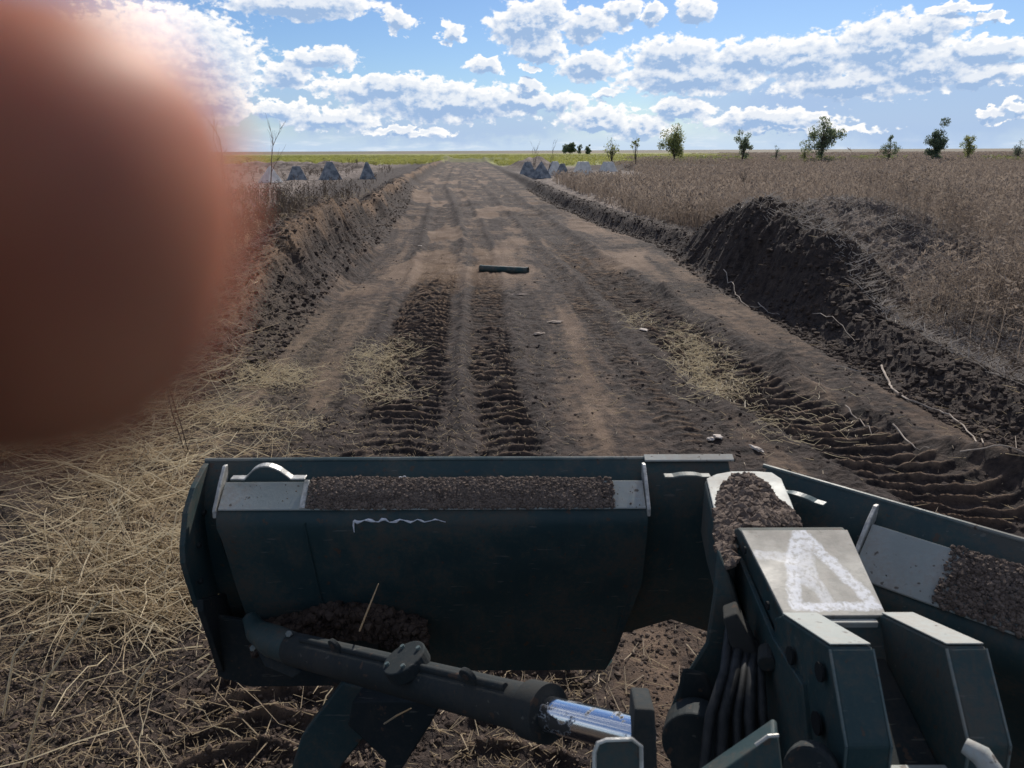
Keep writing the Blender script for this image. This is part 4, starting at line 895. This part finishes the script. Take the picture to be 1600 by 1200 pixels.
# bits of frame close to the eye at the lower edge
def rim_plate(pts, t0, vec, nm, rimw=.006):
    P = [atT(u, v, t0) for u, v in pts]; o = MB().prism(P, vec).build(nm, M_green, veh, bevel=.004)
    MB().tube([p + Vector((0, 0, .002)) for p in P], rimw, 6).build('worn_edge', M_bare, o, smooth=True); return o
rim_plate([(926, 1260), (926, 1178), (932, 1163), (945, 1158), (985, 1157), (999, 1168), (1000, 1260)], 1.45, (0, .02, -.01), 'step_bracket', .0045)
MB().prism([atT(u, v, 1.5) for u, v in ((1075, 1240), (1205, 1151), (1212, 1155), (1222, 1240))], (.02, .06, -.01)).build('gusset_plate', M_green, veh, bevel=.004)
MB().tube([atT(1178, 1166, 1.495), atT(1198, 1152, 1.495), atT(1214, 1151, 1.495)], .004, 6).build('worn_edge', M_bare, veh)
c0 = atT(1505, 1168, 1.5); MB().tube([c0, atT(1530, 1183, 1.48), atT(1552, 1215, 1.46), atT(1560, 1270, 1.45)], [.016, .021, .021, .021], 18).build('hose_elbow', M_worn_lit, veh, smooth=True)
c0 = atT(1262, 1210, 1.6); MB().tube([c0, c0 + Vector((.03, .05, -.03))], .055, 24).build('hub_cap', M_steel, veh, bevel=.008)
# push frame and hull nose carrying everything, under and behind the eye
MB().prism([(.70, 1.45, H - 1.62), (1.05, 1.45, H - 1.62), (1.05, -.4, H - 1.75), (.70, -.4, H - 1.75)], (0, 0, -.25)).build('push_frame', M_green, veh, bevel=.02)
MB().prism([(-1.55, .55, H - 1.7), (-1.55, .25, H - 1.15), (-1.55, -5.5, H - 1.05), (-1.55, -5.5, H - 2.35), (-1.55, .2, H - 2.35)], (3.1, 0, 0)).build('hull', M_green, veh, bevel=.03)
for sx in (-1.55, 1.05):
    MB().prism([(sx, .35, .62), (sx, .1, .95), (sx, -5.2, .95), (sx, -5.5, .6), (sx, -5.0, .03), (sx, -.3, .03)], (.5, 0, 0)).build('crawler_track', M_steel, veh, bevel=.05)

# soil lying on the blade
def heap(name, label, surf, n, s0, s1, mat, tpl=CL0, basepoly=None):
    P = np.array([surf() for _ in range(n)]); s = s0 * (s1 / s0) ** (RNG.random(n) ** 2)
    V, Fc = scatter(tpl, P, RNG.random(n) * 6.28, s[:, None] * RNG.uniform(.7, 1.2, (n, 3)))
    tag(mesh_np(name, V, Fc, mat), label, 'soil', kind='stuff')
def shelf_surf(T, s0, s1, fb=.2, fD=1.319):
    def f():
        while True:
            s = RNG.uniform(s0, s1); q = RNG.random(); b_ = .09 + (fb - .088) * q
            edge = .06 * math.sin(s * 9) + .04 * math.sin(s * 23)
            if s < s0 + .03 + abs(edge) * .3 or s > s1 - .02 - abs(edge) * .3:
                if RNG.random() < .6: continue
            hgt = (.013 + .007 * math.sin(s * 7.3) * math.sin(s * 3.1)) * (1 - (2 * q - .8) ** 2 * .7) + RNG.random() * .006
            p = T(s, b_, 1.244 + (fD - 1.25) * q - hgt); return (p.x, p.y, p.z)
    return f
heap('soil_heap', 'brown crumbly soil spread along the top shelf of the left blade wing', shelf_surf(TL, .50, 1.685), 22000, .0022, .0085, M_heap)
heap('soil_heap', 'dark soil filling the top shelf of the right blade wing', shelf_surf(TRt, .71, 2.0, .25, 1.385), 14000, .003, .011, M_heap)
poly = [(1128, 762), (1150, 744), (1172, 744), (1192, 756), (1205, 775), (1235, 800), (1250, 824), (1160, 826), (1140, 850), (1146, 880), (1132, 888), (1122, 855), (1118, 800)]
def inpoly(x, y):
    c = False; j = len(poly) - 1
    for i in range(len(poly)):
        xi, yi = poly[i]; xj, yj = poly[j]
        if (yi > y) != (yj > y) and x < (xj - xi) * (y - yi) / (yj - yi) + xi: c = not c
        j = i
    return c
def crumbs():
    T_, s0_, s1_, f1, f2 = (TL, .39, .50, .2, 1.319) if RNG.random() < .4 else ((TL, 1.72, 2.0, .2, 1.319) if RNG.random() < .6 else (TRt, .48, .71, .25, 1.385))
    s = RNG.uniform(s0_, s1_); q = RNG.random(); p = T_(s, .1 + (f1 - .1) * q, 1.250 + (fD_ := f2 - 1.25) * q - .009); return (p.x, p.y, p.z)
heap('soil_crumbs', 'few loose crumbs scattered on the bare ends of the blade shelves', crumbs, 45, .001, .005, M_heap)
def post_surf():
    while True:
        u, v = RNG.uniform(1112, 1255), RNG.uniform(742, 890)
        if inpoly(u, v):
            d = min(1, min(abs(u - 1118 - (0)), abs(1245 - u)) / 50); p = atD(u, v, 1.185 - .04 * d * RNG.random()); return (p.x, p.y, p.z)
heap('soil_heap', 'lumpy soil piled on the pale nose cap between the two blade wings', post_surf, 9000, .004, .020, M_heap, CL0)
def low_surf():
    s = RNG.uniform(1.25, 1.95); p = TL(s, .14 + RNG.random() * .09, 1.80 + RNG.random() * .12 - .04 * math.sin(s * 9)); return (p.x, p.y, p.z)
heap('soil_heap', 'dark damp soil lodged behind the left end of the hydraulic cylinder', low_surf, 3500, .008, .026, M_clod, CL0)
mb = MB(); mb.tube([atT(560, 985, 2.55), atT(574, 950, 2.52), atT(590, 911, 2.50)], [.003, .003, .0015], 6)
tag(mb.build('grass_stem', M_straw), 'single straw stem leaning against the dark rear panel of the blade', 'stem')
mb = MB(); mb.tube([atT(598, 1130, 2.5), atT(618, 1117, 2.45), atT(640, 1106, 2.4)], [.003, .003, .002], 6)
tag(mb.build('grass_stem', M_straw), 'single straw stem caught on the skid under the cylinder', 'stem')
# tall single stems at left
for k, (pts, lab) in enumerate((([(298, 718), (282, 660), (262, 598)], 'tall thin dark stem rising left of the blade, right one of two'), ([(292, 716), (268, 640), (258, 590)], 'tall thin dark stem rising left of the blade, left one of two'))):
    b0_ = atD(*pts[0], H); P = [b0_, atY(pts[1][0], pts[1][1], b0_.y - .1), atY(pts[2][0], pts[2][1], b0_.y - .2)]
    mb = MB(); mb.tube(P, [.006, .005, .003], 6); tag(mb.build('weed_stem', M_weedd), lab, 'stem')
for k, (pts, lab) in enumerate((([(30, 1215), (70, 1060), (135, 960), (160, 930)], 'long pale thick stalk rising at the lower left corner of the photo'), ([(145, 960), (170, 1000), (225, 1040)], 'pale stalk crossing the soil right of the long thick one'), ([(0, 1130), (20, 1020), (50, 985)], 'short pale stalk leaning at the left edge of the photo'), ([(195, 1105), (215, 1060), (238, 1030)], 'pale broken stalk standing between soil and skid'))):
    mb = MB(); b0_ = atD(*pts[0], H); P = [b0_] + [atY(u, v, b0_.y + .06 * (i + 1)) for i, (u, v) in enumerate(pts[1:])]
    mb.tube(P, [.007 * (1 - .15 * i) for i in range(len(P))], 6); tag(mb.build('dry_stalk', M_strawp, smooth=True), lab, 'stem')

# ------------------------------------------------------------------ the photographer's hand: its index finger hangs over the lens
camM = Matrix.Translation((0, 0, H)) @ Matrix.Rotation(math.radians(90) - PITCH, 4, 'X')
def hc(x, y, z): return camM @ Vector((x, y, -z))      # right, up, forward of the eye
hv = []; he = []; hr = []
def jn(p, r, par=None):
    hv.append(hc(*p)); hr.append(r); i = len(hv) - 1
    if par is not None: he.append((par, i))
    return i
wr_ = jn((-.175, -.050, -.030), .026)
fa = jn((-.26, -.16, -.06), .036, wr_); fa2 = jn((-.33, -.27, -.10), .044, fa)
pm_ = jn((-.130, -.020, -.022), .024, wr_)
ki = jn((-.098, .012, -.012), .0135, pm_); km = jn((-.104, -.012, -.016), .013, pm_); kr = jn((-.110, -.034, -.018), .012, pm_); kp = jn((-.118, -.054, -.020), .0105, pm_)
a = jn((-.072, .018, .012), .0102, ki); a = jn((-.050, .0085, .0345), .0100, a); a = jn((-.0320, .0066, .0345), .0116, a); a = jn((-.0190, .0066, .0323), .0115, a); a = jn((-.0133, .0048, .0316), .0098, a)
a = jn((-.088, -.010, .014), .0100, km); a = jn((-.070, -.016, .020), .0092, a); a = jn((-.062, -.019, .006), .0078, a)
a = jn((-.094, -.034, .012), .0095, kr); a = jn((-.076, -.038, .018), .0087, a); a = jn((-.068, -.040, .004), .0074, a)
a = jn((-.102, -.054, .008), .0082, kp); a = jn((-.088, -.057, .012), .0075, a); a = jn((-.080, -.058, .000), .0064, a)
a = jn((-.128, .008, -.045), .0125, pm_); a = jn((-.098, .014, -.055), .0108, a); a = jn((-.072, .010, -.052), .0088, a)
me = bpy.data.meshes.new('hand'); me.from_pydata([tuple(p) for p in hv], he, []); me.update()
hand = bpy.data.objects.new('person', me); C.objects.link(hand); me.materials.append(M_skin)
sk = hand.modifiers.new('skin', 'SKIN'); sk.use_smooth_shade = True
for i, r in enumerate(hr): me.skin_vertices[0].data[i].radius = (r, r)
me.skin_vertices[0].data[0].use_root = True
sb = hand.modifiers.new('sub', 'SUBSURF'); sb.levels = 2; sb.render_levels = 2
ph = MB(); ph.prism([hc(-.058 + .01 * (1 - math.cos(a)) if c < 0 else .095 - .01 * (1 - math.cos(a)), 0, 0) for a, c in ()] or [hc(-.058, -.055, -.0015), hc(.100, -.055, -.0015), hc(.100, .019, -.0015), hc(-.058, .019, -.0015)], hc(0, 0, -.008) - hc(0, 0, 0))
po = ph.build('phone', simple('black_phone_glass', (.01, .01, .012), (.015, .015, .018), 5, .25, 0, spec=.5), None, bevel=.003, seg=3); tag(po, 'slim black phone held unseen behind the fingertip, taking the picture', 'phone')  # phone out of view, added to keep light off the finger
tag(hand, 'bare hand holding up the camera, blurred fingertip covering the upper left corner', 'person')
slv = MB(); slv.tube([hc(-.245, -.140, -.055), hc(-.27, -.175, -.065), hc(-.33, -.27, -.10), hc(-.36, -.33, -.14)], [.043, .046, .056, .062], 24, caps=False)
slv.build('sleeve', M_sleeve, hand, smooth=True)
print('objects', len(bpy.data.objects), 'ground verts', nr * nc)
